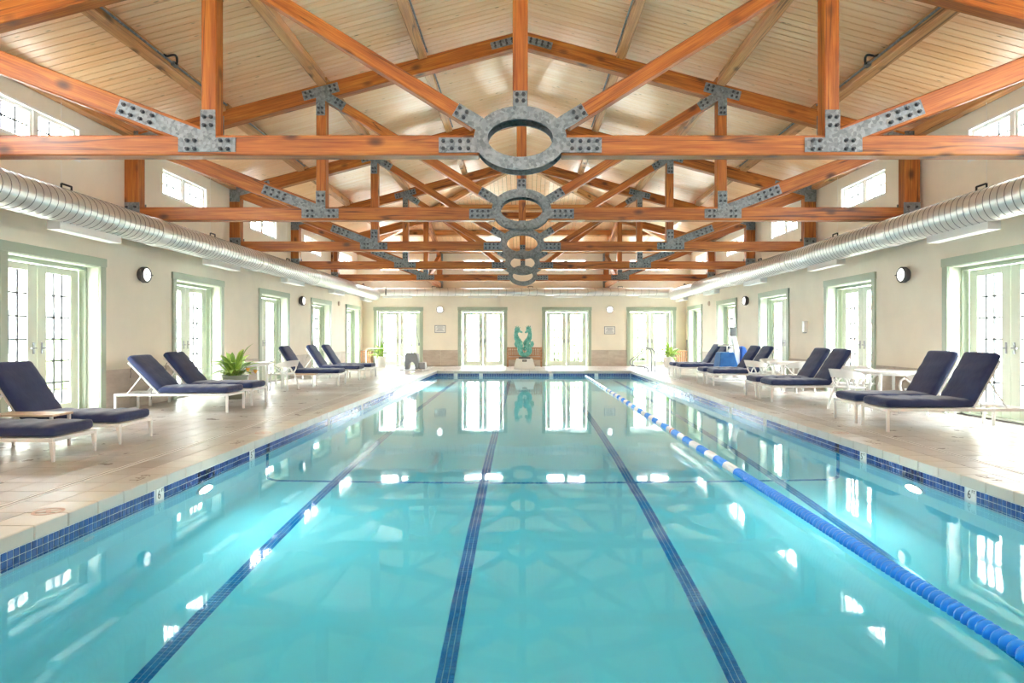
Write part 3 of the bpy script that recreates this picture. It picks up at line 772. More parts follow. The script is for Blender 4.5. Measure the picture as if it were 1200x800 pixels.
# faint deck markings
for y, tx in ((5.16, '6 FT'), (6.9, '5 FT'), (9.6, '5 FT')):
    for sx, rz in ((PL-.14, -PI/2), (PR+.14, PI/2)):
        me = text_mesh(tx, .12, 'deck_marking'); me.materials.append(M['fadedink']); link('deck_marking', me, floor, (sx, y, .0012), (0,0,rz))
for sx in (PL-.14, PR+.14):
    m = MB()
    for y in (4.17, 7.6):
        N = 24
        m.loft([[(sx+rr*math.cos(2*PI*k/N), y+rr*math.sin(2*PI*k/N), z) for k in range(N)] for rr, z in ((.075, .0005), (.075, .0016), (.092, .0016), (.092, .0005))], False)
        m.bx(-.075, .075, -.008, .008, .0005, .0017, Matrix.Translation((sx, y, 0)) @ Matrix.Rotation(.8, 4, 'Z'))
        m.bx(-.045, .045, -.014, .014, .0005, .0014, Matrix.Translation((sx, y, 0)) @ Matrix.Rotation(-.9, 4, 'Z'))
    m.build('no_diving_symbol', M['pinkink'], floor)

# ------------------------------------------------------------------ lane rope
rope = thing('lane_rope', 'blue and white floating lane rope stretched along the pool', 'lane rope', (2.1, 0, WZ+.008))
MB().cyl((0, 2.0, 0), (0, PF-.01, 0), .006, 6).build('rope_cable', M['chrome'], rope)
def disc(m_): return MB().lathe([(.012, 0), (.024, .002), (.044, .007), (.049, .012), (.049, .020), (.041, .030), (.024, .039), (.014, .0465)], 14, axis='Y').mesh('float_disc', m_, 40)
dm = {k: disc(M[k]) for k in ('floatblue', 'floatwhite', 'floatred')}
pitch = .0475; restw, restb = MB(), MB(); k = 0; y = 2.05
while y < PF-.2:
    seg = int((y-6.23)/.325); key = 'floatblue'
    if y > 6.23: key = 'floatwhite' if seg % 2 == 0 else 'floatblue'
    if 8.85 < y < 8.93: key = 'floatred'
    if y > 14 and seg % 2 == 1 and (y-6.23)/.325-seg > .45: key = 'floatwhite'
    if k < 298: link('float_disc', dm[key], rope, (0, y, 0), (0, rnd.uniform(0, .4), 0))
    else:
        (restw if key == 'floatwhite' else restb).lathe([(.012, 0), (.045, .008), (.045, .038), (.012, .046)], 8, (0, y, 0), 'Y')
    k += 1; y += pitch
restw.build('far_floats', M['floatwhite'], rope, kind='stuff'); restb.build('far_floats', M['floatblue'], rope, kind='stuff')

# ------------------------------------------------------------------ loungers (local +x from foot to head)
def cushion(L, W, H, seed, tuft=.008):
    rr = random.Random(seed); rings = []; n = 30
    xs = [0, .006, .02, .04] + [.04+(L-.08)*k/22 for k in range(1, 22)] + [L-.04, L-.02, L-.006, L]
    ph = [rr.uniform(0, 6) for _ in range(4)]
    for x in xs:
        e = min(x, L-x); f = 1 if e >= .04 else math.sqrt(max(0, 1-((.04-e)/.04)**2))
        w, h = (W/2-.04)+.04*f, (H/2-.04)+.04*f; ring = []
        for k in range(n):
            a = 2*PI*k/n; c, s = math.cos(a), math.sin(a); q = .36
            yy = w*math.copysign(abs(c)**q, c); zz = h*math.copysign(abs(s)**q, s)
            if s > .2: zz += tuft*(math.sin(x*19+ph[0])*.5+math.sin(x*41+yy*6+ph[1])*.4+math.sin(yy*17+ph[2])*.5)+.006*(1-(2*yy/W)**2)
            ring.append((x, yy, zz+H/2+.002))
        rings.append(ring)
    return MB().loft(rings)
def make_lounger(label, tapered, ang, seed):
    T = thing('sun_lounger', label, 'sun lounger', (0,0,0), 0, 'navy cushioned sun loungers')
    zf = .22 if tapered else .285; W = .60; L = 1.74; HG = 1.08; rh = .036
    fr = MB().bx(0, L, -W/2, -W/2+.035, zf-rh, zf).bx(0, L, W/2-.035, W/2, zf-rh, zf).bx(0, .035, -W/2+.035, W/2-.035, zf-rh, zf).bx(L-.035, L, -W/2+.035, W/2-.035, zf-rh, zf)
    fr.build('frame', M['white'], T, bevel=.004)
    for k in range(8): MB().bx(.12+k*.13, .17+k*.13, -W/2+.035, W/2-.035, zf-.026, zf-.006).build('slat', M['white'], T)
    for x in (.0, L-.035):
        for y in (-W/2, W/2-.035):
            if tapered:
                cx, cy_ = x+.0175, y+.0175; ox = -.012 if x < .5 else .012
                q = lambda c, h, z: [(c[0]-h, c[1]-h, z), (c[0]+h, c[1]-h, z), (c[0]+h, c[1]+h, z), (c[0]-h, c[1]+h, z)]
                MB().loft([q((cx+ox, cy_), .010, 0), q((cx, cy_), .020, zf-rh)]).build('leg', M['white'], T, bevel=.003)
            else: MB().bx(x, x+.033, y, y+.033, 0, zf-rh).build('leg', M['white'], T, bevel=.003)
    BL = .72; ca, sa = math.cos(ang), math.sin(ang)
    piv = Matrix.Translation((HG, 0, zf+.01)) @ Matrix.Rotation(-ang, 4, 'Y')
    bf = MB(); w2 = W/2-.045
    bf.bx(0, BL-.06, -w2, -w2+.028, -.024, 0, piv).bx(0, BL-.06, w2-.028, w2, -.024, 0, piv).bx(BL-.09, BL-.06, -w2+.028, w2-.028, -.024, 0, piv)
    for k in range(4): bf.bx(.1+k*.13, .15+k*.13, -w2+.028, w2-.028, -.02, -.004, piv)
    bf.build('backrest_frame', M['white'], T)
    for y in (-w2-.012, w2+.012):
        st = piv @ Vector((.36, 0, -.012)); MB().tube([(st.x, y, st.z), (st.x+.22, y, zf-.01)], .011, 8).build('support_strut', M['white'], T)
    cushion(HG-.012, W-.02, .105, seed).build('seat_cushion', M['navy'], T, 60, loc=(.012, 0, zf+.0015))
    bc = cushion(BL, W-.03, .10, seed+9, .006); bc.v = [Matrix.Rotation(-ang, 4, 'Y') @ v for v in bc.v]
    bo = bc.build('back_cushion', M['navy'], T, 60, loc=(HG-.005, 0, zf+.012))
    for y in (-w2-.02, w2+.02):
        p = piv @ Vector((BL-.16, y, .0)); q = piv @ Vector((.1, y, 0))
        for a in (p, q):
            MB().tube([(a.x, a.y, a.z), (a.x+.03, a.y+.006, a.z-.05), (a.x+.02, a.y, a.z-.1), (a.x+.035, a.y-.006, a.z-.17)], .004, 5).build('tie_cord', M['black'], T)
    return T
A58, A46, A62 = math.radians(57), math.radians(46), math.radians(61)
base = {}
def lounger(key, label, loc, rz, tapered, ang, seed):
    if key in base: return dup(base[key], loc, rz, label)
    T = make_lounger(label, tapered, ang, seed); T.location = Vector(loc)*S; T.rotation_euler = (0,0,rz); base[key] = T; return T
g = 'navy sun lounger '
LL = [('t', g+'with tapered legs, cut off by the left edge of the photo', -4.33, 6.10, True, A58),
      ('t', g+'with tapered legs, second from the left edge, before the nearest left door', -4.33, 7.06, True, A58),
      ('l', g+'front one of the pair beside the left wall', -4.52, 9.93, False, A46),
      ('l2', g+'rear one of the left pair, next to the leafy potted plant', -4.55, 10.88, False, math.radians(50)),
      ('m', g+'front one of the far left three, beside the white chairs', -4.38, 15.25, False, A58),
      ('m', g+'middle one of the far left three', -4.40, 17.2, False, A58),
      ('m', g+'rearmost of the far left three, toward the pool lift', -4.36, 18.35, False, A58)]
for k, lb, x, y, tp, an in LL: lounger(k, lb, (x, y, 0), PI, tp, an, 11)
RL = [('r', g+'closest on the right deck, before the nearest right door', 4.40, 7.95, A62),
      ('r', g+'second on the right deck, in front of the white table', 4.42, 8.72, A62),
      ('r', g+'third on the right deck, front one of the middle pair', 4.40, 11.53, A58),
      ('r', g+'fourth on the right deck, rear one of the middle pair', 4.42, 12.33, A58),
      ('r', g+'fifth on the right deck, just nearer than the blue covered lift', 4.45, 15.15, A58),
      ('r', g+'sixth on the right deck, touching the blue covered lift', 4.43, 15.92, A58),
      ('r', g+'seventh on the right deck, behind the blue covered lift', 4.47, 18.38, A58),
      ('r', g+'farthest on the right deck, near the right potted plant', 4.45, 19.15, A58)]
for k, lb, x, y, an in RL: lounger(k+str(an), lb, (x, y, 0), 0, False, an, 23)
def low_table(label, x0, x1, y0, y1, z):
    T = thing('side_table', label, 'side table', ((x0+x1)/2, (y0+y1)/2, 0)); hx, hy = (x1-x0)/2, (y1-y0)/2
    n = 3; wd = 2*hy/n
    for k in range(n): MB().bx(-hx, hx, -hy+k*wd+.002, -hy+(k+1)*wd-.002, z-.022, z).build('top_plank', M['shelfwood'], T, bevel=.003)
    for sx in (-1, 1):
        for sy in (-1, 1): MB().bx(sx*(hx-.03)-.012, sx*(hx-.03)+.012, sy*(hy-.025)-.012, sy*(hy-.025)+.012, 0, z-.022).build('leg', M['white'], T)
low_table('low wooden side table between the two nearest left loungers', -5.45, -4.80, 6.43, 6.73, .36)
low_table('narrow wooden side table beside the front one of the far left loungers', -5.6, -4.86, 14.62, 14.90, .30)
low_table('narrow wooden side table between the two rear far left loungers', -5.5, -4.9, 17.62, 17.92, .30)

# ------------------------------------------------------------------ white armchairs and tables (chair faces local +x)
def make_chair(label):
    T = thing('armchair', label, 'chair', (0,0,0), 0, 'white plastic armchairs round the tables')
    zs = .37; st = MB(); N = 26
    def se(rx, ry, z, dx=0): return [(dx+rx*math.copysign(abs(math.cos(2*PI*k/N))**.7, math.cos(2*PI*k/N)), ry*math.copysign(abs(math.sin(2*PI*k/N))**.7, math.sin(2*PI*k/N)), z) for k in range(N)]
    st.loft([se(.17, .17, zs-.03), se(.20, .20, zs-.018), se(.205, .205, zs), se(.17, .17, zs-.004), se(.08, .08, zs-.012)])
    st.build('seat', M['whiteplastic'], T, 50)
    bk = MB(); rings = []; n = 22
    for i in range(n+1):
        a = math.radians(70)+math.radians(220)*i/n      # sweep round the back from arm to arm
        u = abs(i/n-.5)*2; r_ = .235+.02*(1-u); top = .655-.10*u**2.2; bot = .52-.03*u+ .02*u**3
        if u > .86: bot += (u-.86)*.5
        x, y = r_*math.cos(a)*1.02-.005, r_*math.sin(a)
        nx_, ny_ = math.cos(a), math.sin(a); t = .012
        ln = .06*(1-u)
        rings.append([(x-nx_*t, y-ny_*t, bot), (x+nx_*t, y+ny_*t, bot), (x+nx_*(t+ln), y+ny_*(t+ln), top), (x+nx_*(ln-t), y+ny_*(ln-t), top)])
    bk.loft(rings); bk.build('backrest', M['whiteplastic'], T, 50)
    for s in (-1, 1):
        f = [(.10, s*.24, .535), (.16, s*.235, .50), (.185, s*.225, .42), (.18, s*.205, .34), (.19, s*.215, .15), (.205, s*.225, 0)]
        MB().tube(f, [.016, .018, .02, .02, .017, .013], 8).build('leg', M['whiteplastic'], T, 60)
        MB().tube([(-.15, s*.15, zs-.02), (-.19, s*.19, .2), (-.225, s*.215, 0)], [.02, .017, .013], 8).build('leg', M['whiteplastic'], T, 60)
        MB().tube([(-.14, s*.13, zs-.01), (-.19, s*.15, .46), (-.225, s*.11, .54)], [.016, .014, .016], 8).build('back_stay', M['whiteplastic'], T, 60)
        MB().tube([(-.08, s*.19, zs-.01), (-.02, s*.225, .45), (.08, s*.24, .525)], [.016, .013, .016], 8).build('arm_stay', M['whiteplastic'], T, 60)
    return T
CH = [('white armchair on the pool side of the nearest right table', 5.16, 10.0, .25), ('white armchair on the far side of the nearest right table', 5.75, 10.78, -PI/2),
      ('white armchair in front of the nearest right table by the wall', 5.95, 9.45, 2.0),
      ('white armchair on the pool side of the farther right table', 5.12, 13.75, .2), ('white armchair in front of the farther right table', 5.78, 13.25, 1.75),
      ('white armchair behind the farther right table', 5.7, 14.5, -PI/2),
      ('white armchair on the pool side of the left table', -5.22, 13.75, PI-.2), ('white armchair between the left table and the potted plant', -5.85, 12.68, 1.3)]
c0 = None
for lb, x, y, rz in CH:
    if c0 is None: c0 = make_chair(lb); c0.location = Vector((x, y, 0))*S; c0.rotation_euler = (0,0,rz)
    else: dup(c0, (x, y, 0), rz, lb)
def table(label, x, y, r_=.47):
    T = thing('round_table', label, 'table', (x, y, 0))
    MB().lathe([(r_-.03, .585), (r_, .592), (r_, .618), (r_-.006, .622), (0, .622)], 40).build('tabletop', M['whiteplastic'], T, 40)
    for k in range(4):
        a = PI/4+k*PI/2; MB().tube([(r_*.72*math.cos(a), r_*.72*math.sin(a), .586), (r_*.78*math.cos(a), r_*.78*math.sin(a), 0)], [.026, .018], 10).build('leg', M['whiteplastic'], T, 60)
    MB().lathe([(.32, .55), (.34, .55), (.34, .586), (.32, .586)], 32).build('apron', M['whiteplastic'], T, 40)
table('round white table on the right deck, nearest the camera', 5.82, 10.12)
table('round white table on the right deck, farther one near the blue lift', 5.78, 13.85, .42)
table('round white table on the left deck behind the potted plant', -5.72, 13.3, .42)

# ------------------------------------------------------------------ potted plants
def leaf_mesh(L, W, droop, m_):
    v = MB(); n = 7; top = []
    for i in range(n+1):
        t = i/n; w_ = W*math.sin(PI*min(1, t*.93+.05))**.8*(1-.2*t); x = L*t*(1-.12*t*droop); z = L*(.35*t-droop*.75*t*t)
        top.append((x, w_, z))
    vs = []; fs = []
    for x, w_, z in top: vs += [(x, -w_, z+.12*w_), (x, 0, z-.1*w_), (x, w_, z+.12*w_)]
    for i in range(n):
        for k in range(2): fs.append((i*3+k, i*3+k+1, (i+1)*3+k+1, (i+1)*3+k))
    return v.add(vs, fs).mesh('leaf', m_, 60)
def plant(label, loc, potm, rp, hp, n, L, W, seed, flowers=0):
    rr = random.Random(seed); T = thing('potted_plant', label, 'potted plant', loc)
    MB().lathe([(rp*.72, 0), (rp*.8, .02), (rp, hp*.92), (rp*1.06, hp*.93), (rp*1.06, hp), (rp*.95, hp), (rp*.92, hp-.05), (0, hp-.05)], 28).build('pot', potm, T, 40)
    MB().lathe([(rp*.9, hp-.048), (rp*.5, hp-.03), (0, hp-.025)], 20).build('soil', M['boardback'], T)
    lm = [leaf_mesh(L*f, W*f, d, M['leaf' if q else 'leafdark']) for f, d, q in ((1, .7, 1), (.85, .45, 1), (.95, .95, 0), (.75, .25, 1), (1.05, .6, 0), (.8, 1.1, 1))]
    stems = MB()
    for k in range(n):
        a = k*2.39996+rr.uniform(-.3, .3); el = rr.uniform(-.15, 1.5); hz = hp-.03+rr.uniform(.1, .55)*L*1.6*(k/n)
        o = link('leaf', rr.choice(lm), T, (rr.uniform(.2,.6)*rp*math.cos(a), rr.uniform(.2,.6)*rp*math.sin(a), hz), (rr.uniform(-.4,.4), -el*.8, a))
        stems.tube([(o.location.x/S*.5, o.location.y/S*.5, hp-.05), (o.location.x/S, o.location.y/S, hz)], .006, 5)
    stems.build('stems', M['leafdark'], T)
    for k in range(flowers):
        a = rr.uniform(-1.2, .3); MB().lathe([(.0, -.03), (.025, 0), (.045, .04), (.02, .045)], 8, (.36*math.cos(a), .36*math.sin(a)-.02, hp+.05+.05*k)).build('flower', M['flower'], T, 60)
plant('leafy green potted plant on the left deck behind the near loungers', (-5.42, 11.85, 0), M['pot'], .22, .44, 58, .40, .055, 3, 2)
plant('spiky green plant in a white pot in the far left corner', (-5.5, 24.25, 0), M['offwhite'], .24, .42, 44, .50, .045, 5)
plant('bushy green plant in a white pot in the far right corner', (5.55, 24.1, 0), M['offwhite'], .24, .40, 50, .46, .06, 8)
def teak_box(label, x, y):
    T = thing('teak_stand', label, 'wooden stand', (x, y, 0))
    for sx in (-1, 1):
        for sy in (-1, 1): MB().bx(sx*.17-.02, sx*.17+.02, sy*.17-.02, sy*.17+.02, 0, .62).build('leg', M['teak'], T)
    for k in range(5):
        q = -.15+k*.075; MB().bx(q-.02, q+.02, -.185, -.165, .1, .58).build('slat', M['teak'], T)
    MB().bx(-.2, .2, -.2, .2, .58, .62).build('top', M['teak'], T, bevel=.004)
teak_box('slatted teak stand beside the white pot in the far right corner', 6.2, 24.9)
teak_box('slatted teak stand in the far left corner behind the spiky plant', -6.2, 24.9)

# ------------------------------------------------------------------ seahorse sculpture on a pedestal, bench behind
P = thing('pedestal', 'white tapered stone pedestal with a small dark plaque', 'pedestal', (0.02, 23.0, 0))
q = lambda h, z: [(-h, -h*.8, z), (h, -h*.8, z), (h, h*.8, z), (-h, h*.8, z)]
MB().loft([q(.40, 0), q(.30, .37)]).build('pedestal_body', M['offwhite'], P, bevel=.01)
MB().bx(-.08, .08, -.262, -.235, .235, .345).build('plaque', M['darkgray'], P)
MB().bx(-.05, .05, -.266, -.26, .26, .27).bx(-.05, .05, -.266, -.26, .29, .3).bx(-.04, .04, -.266, -.26, .315, .323).build('plaque_lettering', M['beige'], P)
u10 = 23.0/740/10
def sp(px, pz_): return ((px-540)*u10, 0, .455+(575-pz_)*u10)
SH = thing('seahorse_sculpture', 'green bronze sculpture of two entwined seahorses on the white pedestal', 'sculpture', (0.02, 23.0, 0))
MB().bx(-.21, .21, -.15, .15, .37, .42).build('plinth', M['darkgray'], SH, bevel=.006)
def smooth_path(pts, rad, y):
    P_, R_ = [], []
    for i in range(len(pts)-1):
        p0, p1, p2, p3 = [Vector(pts[max(0, min(len(pts)-1, i+k))]) for k in (-1, 0, 1, 2)]
        for t in [k/5 for k in range(5)]:
            P_.append(.5*((2*p1)+(p2-p0)*t+(2*p0-5*p1+4*p2-p3)*t*t+(3*p1-p0-3*p2+p3)*t**3)); R_.append(rad[i]+(rad[i+1]-rad[i])*t)
    P_.append(Vector(pts[-1])); R_.append(rad[-1]); return [(a.x, a.y+y, a.z) for a in P_], R_
def seahorse(hd, nk, pts, rad, y, snout, sgn):
    pp, rr = smooth_path([sp(*a) for a in pts], [k*u10 for k in rad], y)
    body = MB().tube(pp, [r_*(1+.07*math.cos(i*2.1)) for i, r_ in enumerate(rr)], 14)
    h = sp(*hd); s0 = sp(*snout)
    body.lathe([(0, -.12), (.07, -.085), (.105, 0), (.085, .075), (0, .11)], 14, (h[0], y, h[2]))
    body.tube([(h[0], y, h[2]-.01), ((h[0]+s0[0])/2, y, (h[2]+s0[2])/2), (s0[0], y, s0[2])], [.085, .042, .028], 10)
    b = body.build('seahorse_body', M['patina'], SH, 70)
    c = MB()
    for k in range(4):
        a = PI/2+sgn*(-.5+.45*k); c.cyl((h[0]+.08*math.cos(a), y, h[2]+.09*math.sin(a)), (h[0]+.15*math.cos(a), y, h[2]+.17*math.sin(a)), .026, 6, .006)
    c.build('crest', M['patina'], b)
    e = MB()
    for d in (-.075, .075): e.lathe([(0, -.02), (.02, 0), (0, .02)], 8, (h[0]-sgn*.01, y+d, h[2]+.01))
    e.build('eye', M['darkgray'], b)
    return b
b1 = seahorse((455, 268), None, [(455, 270), (440, 315), (452, 370), (482, 420), (490, 470), (492, 520), (520, 556), (566, 548), (588, 505), (572, 470), (545, 468), (535, 492), (552, 505)], [24, 24, 32, 38, 34, 30, 26, 24, 20, 17, 14, 11, 8], -.05, (516, 298), -1)
b2 = seahorse((590, 262), None, [(590, 265), (604, 312), (592, 372), (560, 420), (582, 470), (596, 510), (575, 548), (530, 562), (500, 540), (492, 500), (512, 478)], [24, 24, 32, 36, 36, 34, 28, 24, 18, 13, 8], .07, (548, 300), 1)
for bb, px, s in ((b1, 432, -1), (b2, 640, 1)):
    z = sp(px, 432)[2]; x = sp(px, 432)[0]
    MB().poly([(x-s*.10, z-.14), (x, z-.10), (x+s*.04, z), (x, z+.11), (x-s*.10, z+.1)][::s], .0, .03).build('dorsal_fin', M['patina'], bb)
BN = thing('garden_bench', 'slatted teak bench against the far wall behind the sculpture', 'bench', (.02, 24.8, 0))
for s in (-1, 1):
    MB().bx(s*.66-.03, s*.66+.03, -.22, -.16, 0, .52).build('leg', M['teak'], BN); MB().bx(s*.66-.03, s*.66+.03, .16, .22, 0, .76).build('leg', M['teak'], BN)
    MB().bx(s*.66-.035, s*.66+.035, -.25, .16, .52, .55).build('armrest', M['teak'], BN)
for k in range(5): MB().bx(-.63, .63, -.22+k*.08, -.155+k*.08, .34, .37).build('seat_slat', M['teak'], BN)
MB().bx(-.63, .63, -.2, -.17, .27, .34).build('apron', M['teak'], BN)
MB().bx(-.63, .63, .165, .205, .70, .75).build('top_rail', M['teak'], BN, bevel=.005); MB().bx(-.63, .63, .17, .2, .40, .44).build('lower_rail', M['teak'], BN)
for k in range(19): MB().bx(-.60+k*.0655, -.565+k*.0655, .175, .195, .44, .70).build('back_slat', M['teak'], BN)

# ------------------------------------------------------------------ pool lifts, rails
PLF = thing('pool_lift', 'grey pool lift with a tall mast at the far left pool corner', 'pool lift', (-3.86, 22.0, 0))
MB().bx(-.42, .38, -.3, .3, 0, .04).build('base_plate', M['offwhite'], PLF, bevel=.008)
arch = [(-.27, .04), (-.27, .5), (-.2, .6), (.1, .61), (.17, .55), (.2, .3), (.2, .04), (.08, .04), (.08, .22), (.02, .3), (-.08, .3), (-.12, .22), (-.12, .04)]
MB().poly(arch, -.2, .2).build('lift_housing', M['gray'], PLF, bevel=.02)
MB().bx(.22, .44, -.15, .15, .04, .28).build('battery_box', M['gray'], PLF, bevel=.02)
MB().tube([(.05, 0, .58), (.0, 0, 1.95)], [.022, .016], 8).build('mast', M['chrome'], PLF)
MB().tube([(0, 0, 1.95), (.1, 0, 1.5), (.2, 0, .95)], .01, 6).build('strut', M['chrome'], PLF)
MB().lathe([(.03, 0), (.03, .09), (0, .09)], 10, (.2, 0, .86)).build('hook', M['gray'], PLF)
HR = thing('ramp_handrail', 'white tubular handrail sloping down behind the grey pool lift', 'handrail', (-6.0, 24.0, 0))
MB().tube([(0, 0, 0), (0, 0, .62), (.03, 0, .69), (.1, 0, .72), (.7, 0, .73), (.82, 0, .70), (1.5, 0, .32), (1.56, 0, .25), (1.56, 0, 0)], .022, 10).build('rail', M['white'], HR, 60)
GR = thing('grab_rail', 'bent stainless steel pool grab rail, front one of the pair at the far right corner', 'grab rail', (PR, 20.7, 0), 0, 'stainless steel pool grab rails')
path = [(.62, 0, 0), (.62, 0, .60), (.58, 0, .72), (.48, 0, .78), (.36, 0, .76), (.0, 0, .46), (-.10, 0, .36), (-.09, 0, .24), (.02, 0, .19), (.3, 0, .17), (.38, 0, .12), (.40, 0, 0)]
pp, _ = smooth_path(path, [1]*len(path), 0)
MB().tube(pp, .02, 10).build('rail', M['chrome'], GR, 60)
MB().lathe([(.05, 0), (.05, .012), (.022, .02)], 14, (.62, 0, 0)).lathe([(.05, 0), (.05, .012), (.022, .02)], 14, (.40, 0, 0)).build('base_flange', M['chrome'], GR, 40)
dup(GR, (PR, 21.2, 0), 0, 'bent stainless steel pool grab rail, rear one of the pair at the far right corner')
BL_ = thing('covered_pool_lift', 'pool lift under a blue tapered cover with white mast and blue seat', 'pool lift', (5.33, 16.75, 0))
q = lambda hx, hy, z, dx=0: [(dx-hx, -hy, z), (dx+hx, -hy, z), (dx+hx, hy, z), (dx-hx, hy, z)]
MB().loft([q(.265, .29, .30, .03), q(.255, .28, .33, .03), q(.18, .21, .74), q(.16, .19, .76)]).build('blue_cover', M['bluefab'], BL_, bevel=.02)
MB().bx(-.12, .16, -.14, .14, .06, .31).build('pedestal_column', M['whiteplastic'], BL_)
MB().bx(-.3, .55, -.32, .32, 0, .06).build('base_plate', M['whiteplastic'], BL_)
MB().tube([(.06, 0, .75), (.06, 0, .93)], .022, 8).tube([(-.18, 0, .93), (.2, 0, .93)], .02, 8).build('push_handle', M['white'], BL_)
MB().loft([q(.10, .09, .06, .43), q(.07, .07, .8, .30), q(.055, .06, 1.2, .22)]).build('mast', M['whiteplastic'], BL_, bevel=.01)
MB().bx(.13, .29, -.07, .07, 1.18, 1.42).build('control_box', M['gray'], BL_, bevel=.015)
MB().loft([[(.36, -.13, .38), (.62, -.13, .38), (.62, .13, .38), (.36, .13, .38)], [(.38, -.14, .7), (.60, -.14, .66), (.60, .14, .66), (.38, .14, .7)], [(.40, -.09, .92), (.52, -.09, .9), (.52, .09, .9), (.40, .09, .92)]]).build('lift_seat', M['seatblue'], BL_, bevel=.03)
MB().bx(.38, .56, -.12, .12, .16, .38).build('seat_bracket', M['whiteplastic'], BL_, bevel=.02)

# ------------------------------------------------------------------ wall lamps, signs and small fixtures
def wall_lamp(label, loc, rz, r_=.135, dark=True):
    T = thing('bulkhead_lamp', label, 'wall lamp', loc, rz)
    MB().lathe([(r_*.8, 0), (r_*.85, -.03), (r_, -.04), (r_, -.10), (r_*.9, -.115), (r_*.8, -.112), (r_*.8, -.06), (0, -.06)], 28, axis='Y').build('housing', M['darkgray'] if dark else M['gray'], T, 40)
    MB().lathe([(r_*.8, -.06), (r_*.79, -.10), (r_*.6, -.12), (0, -.13)], 24, axis='Y').build('diffuser', M['lamp'], T, 60)
    MB().bx(-r_*.92, r_*.92, -.136, -.126, -.008, .008).build('guard_bar', M['darkgray'], T)
for y, w1 in ((10.63, 'nearer'), (18.2, 'farther')):
    wall_lamp('round dark bulkhead lamp glowing on the left wall, %s one' % w1, (-XW, y, 2.2), PI/2)
    wall_lamp('round dark bulkhead lamp glowing on the right wall, %s one' % w1, (XW, y, 2.2), -PI/2)
for x, w1 in ((-3.34, 'left'), (3.42, 'right')):
    wall_lamp('round grey ringed lamp on the far wall, %s one' % w1, (x, YF, 2.25), 0, .14, False)
    T = thing('wall_sign', 'small framed notice on the far wall, %s one below the round lamp' % w1, 'sign', (x, YF, 1.32 if x < 0 else 1.27))
    MB().bx(-.22, .22, -.02, 0, 0, .31).build('sign_frame', M['gray'], T, bevel=.004)
    MB().bx(-.195, .195, -.023, -.019, .025, .285).build('sign_panel', M['offwhite'], T)
    tx = MB()
    for k in range(5):
        z = .07+k*.042; h = .15-.03*(k % 3); tx.bx(-h, h, -.0245, -.0225, z, z+.016)
    tx.build('sign_lettering', M['gray'], T)
for s, y, z, lb in ((-1, 21.95, 2.32, 'small round alarm on the left wall near the far corner'), (1, 21.95, 2.32, 'small round alarm on the right wall near the far corner')):
    T = thing('wall_alarm', lb, 'alarm', (s*XW, y, z), -s*PI/2)
    MB().lathe([(.08, 0), (.08, -.03), (.06, -.05), (0, -.055)], 18, axis='Y').build('alarm_body', M['beige'], T, 40)
T = thing('paper_dispenser', 'white wall dispenser on the right wall above the loungers', 'dispenser', (XW, 14.4, 1.26), -PI/2)
MB().bx(-.06, .06, -.09, 0, 0, .26).build('dispenser_body', M['whiteplastic'], T, bevel=.012); MB().bx(-.045, .045, -.075, -.02, -.015, 0).build('nozzle', M['gray'], T)
T = thing('wall_panel', 'tall narrow dark panel on the right wall by the far corner', 'panel', (XW, 24.95, .55), -PI/2)
MB().bx(-.05, .05, -.03, 0, 0, .5).build('panel_body', M['gray'], T)

# ------------------------------------------------------------------ outside: ground, buildings, shrubs
MB().bx(-60, -XO-.01, -40, 70, -.4, -.06).bx(-XO-.01, XO+.01, -40, YN-.41, -.4, -.06).bx(XO+.01, 60, -40, 70, -.4, -.06).bx(-XO-.01, XO+.01, YO+.01, 70, -.4, -.06).build('ground', M['lawn'], kind='structure')
def house(label, x0, x1, y0, y1, h, face):
    T = thing('building', label, 'building', ((x0+x1)/2, (y0+y1)/2, -.06)); hx, hy = (x1-x0)/2, (y1-y0)/2
    MB().bx(-hx, hx, -hy, hy, 0, h).build('wall', M['bldg'], T)
    MB().loft([[(-hx-.3, -hy-.3, h), (hx+.3, -hy-.3, h), (hx+.3, hy+.3, h), (-hx-.3, hy+.3, h)], [(-hx*.2, -hy*.7, h+1.6), (hx*.2, -hy*.7, h+1.6), (hx*.2, hy*.7, h+1.6), (-hx*.2, hy*.7, h+1.6)]]).build('roof', M['slate'], T)
    n = int(2*hy/1.6)
    for k in range(n):
        for z in (.8, 3.0):
            y = -hy+.8+k*1.6; f = MB().bx(*sorted((face*hx, face*(hx+.05))), y-.38, y+.38, z-.08, z+1.18).build('window', M['white'], T)
            MB().bx(*sorted((face*(hx+.05), face*(hx+.06))), y-.3, y-.02, z, z+1.1).bx(*sorted((face*(hx+.05), face*(hx+.06))), y+.02, y+.3, z, z+1.1).build('pane', M['bldgwin'], f)
house('pale two storey house outside beyond the left doors', -19, -13, 2, 30, 5.2, 1)
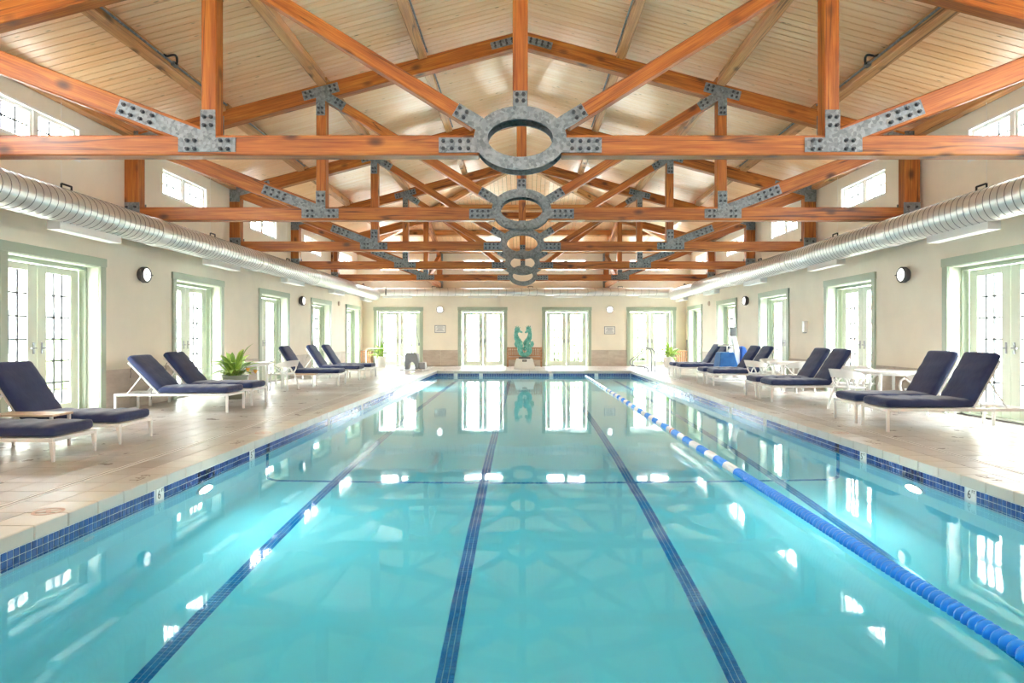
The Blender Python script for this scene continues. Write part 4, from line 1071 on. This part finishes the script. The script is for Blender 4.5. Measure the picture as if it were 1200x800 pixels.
house('pale two storey house outside beyond the right doors', 14, 20, 6, 34, 5.2, -1)
bush = bmesh.new(); bmesh.ops.create_icosphere(bush, subdivisions=4, radius=1.0*S)
for v in bush.verts:
    d = v.co.normalized(); v.co *= 1+.13*math.sin(d.x*9+d.y*7)*math.cos(d.z*8)+rnd.uniform(-.07, .07)
    if v.co.z < 0: v.co.z *= .5
bme = bpy.data.meshes.new('shrub'); bush.to_mesh(bme); bush.free(); bme.materials.append(M['hedge'])
for x, y, sc, lb in ((-10.4, 9.9, .8, 'green shrub outside the nearest left door'), (-10.8, 15.0, .9, 'green shrub outside the second left door'), (10.6, 11.0, .8, 'green shrub outside the nearest right door'),
                     (10.8, 16.5, .9, 'green shrub outside the second right door'), (-4.6, 31, 1.3, 'green shrub outside the far left door'), (1.9, 32, 1.5, 'green shrub outside the far door right of the sculpture'), (5.5, 33, 1.5, 'green shrub outside the far right door')):
    o = link('shrub', bme, None, (x, y, .35*sc), (0,0,x), label=lb, category='shrub', group='shrubs outside the hall'); o.scale = (sc, sc, sc*.9)

# ------------------------------------------------------------------ sky portals in the openings (sampling guides, they give off no light)
def portal(loc, sx, sy, rot):
    l = bpy.data.lights.new('sky_portal', 'AREA'); l.shape = 'RECTANGLE'; l.size = sx*S; l.size_y = sy*S; l.cycles.is_portal = True
    o = bpy.data.objects.new('sky_portal', l); C.objects.link(o); o.location = Vector(loc)*S; o.rotation_euler = rot
for s in (-1, 1):
    for y in DOOR_Y+DOOR_Y_HID: portal((s*(XO+.02), y, DH/2), 2*DW, DH, (PI/2, 0, s*PI/2))
    for y in WY+WY_HID: portal((s*(XO+.02), y, (WB+WT)/2), 2*WH, WT-WB, (PI/2, 0, s*PI/2))
for x in DOOR_X: portal((x, YO+.02, DH/2), 2*DW, DH, (-PI/2, 0, 0))
for x in WX: portal((x, YO+.02, (WB+WT)/2), 2*WH, WT-WB, (-PI/2, 0, 0))
for x in WX: portal((x, YN-.45, (WB+WT)/2), 2*WH, WT-WB, (PI/2, 0, 0))
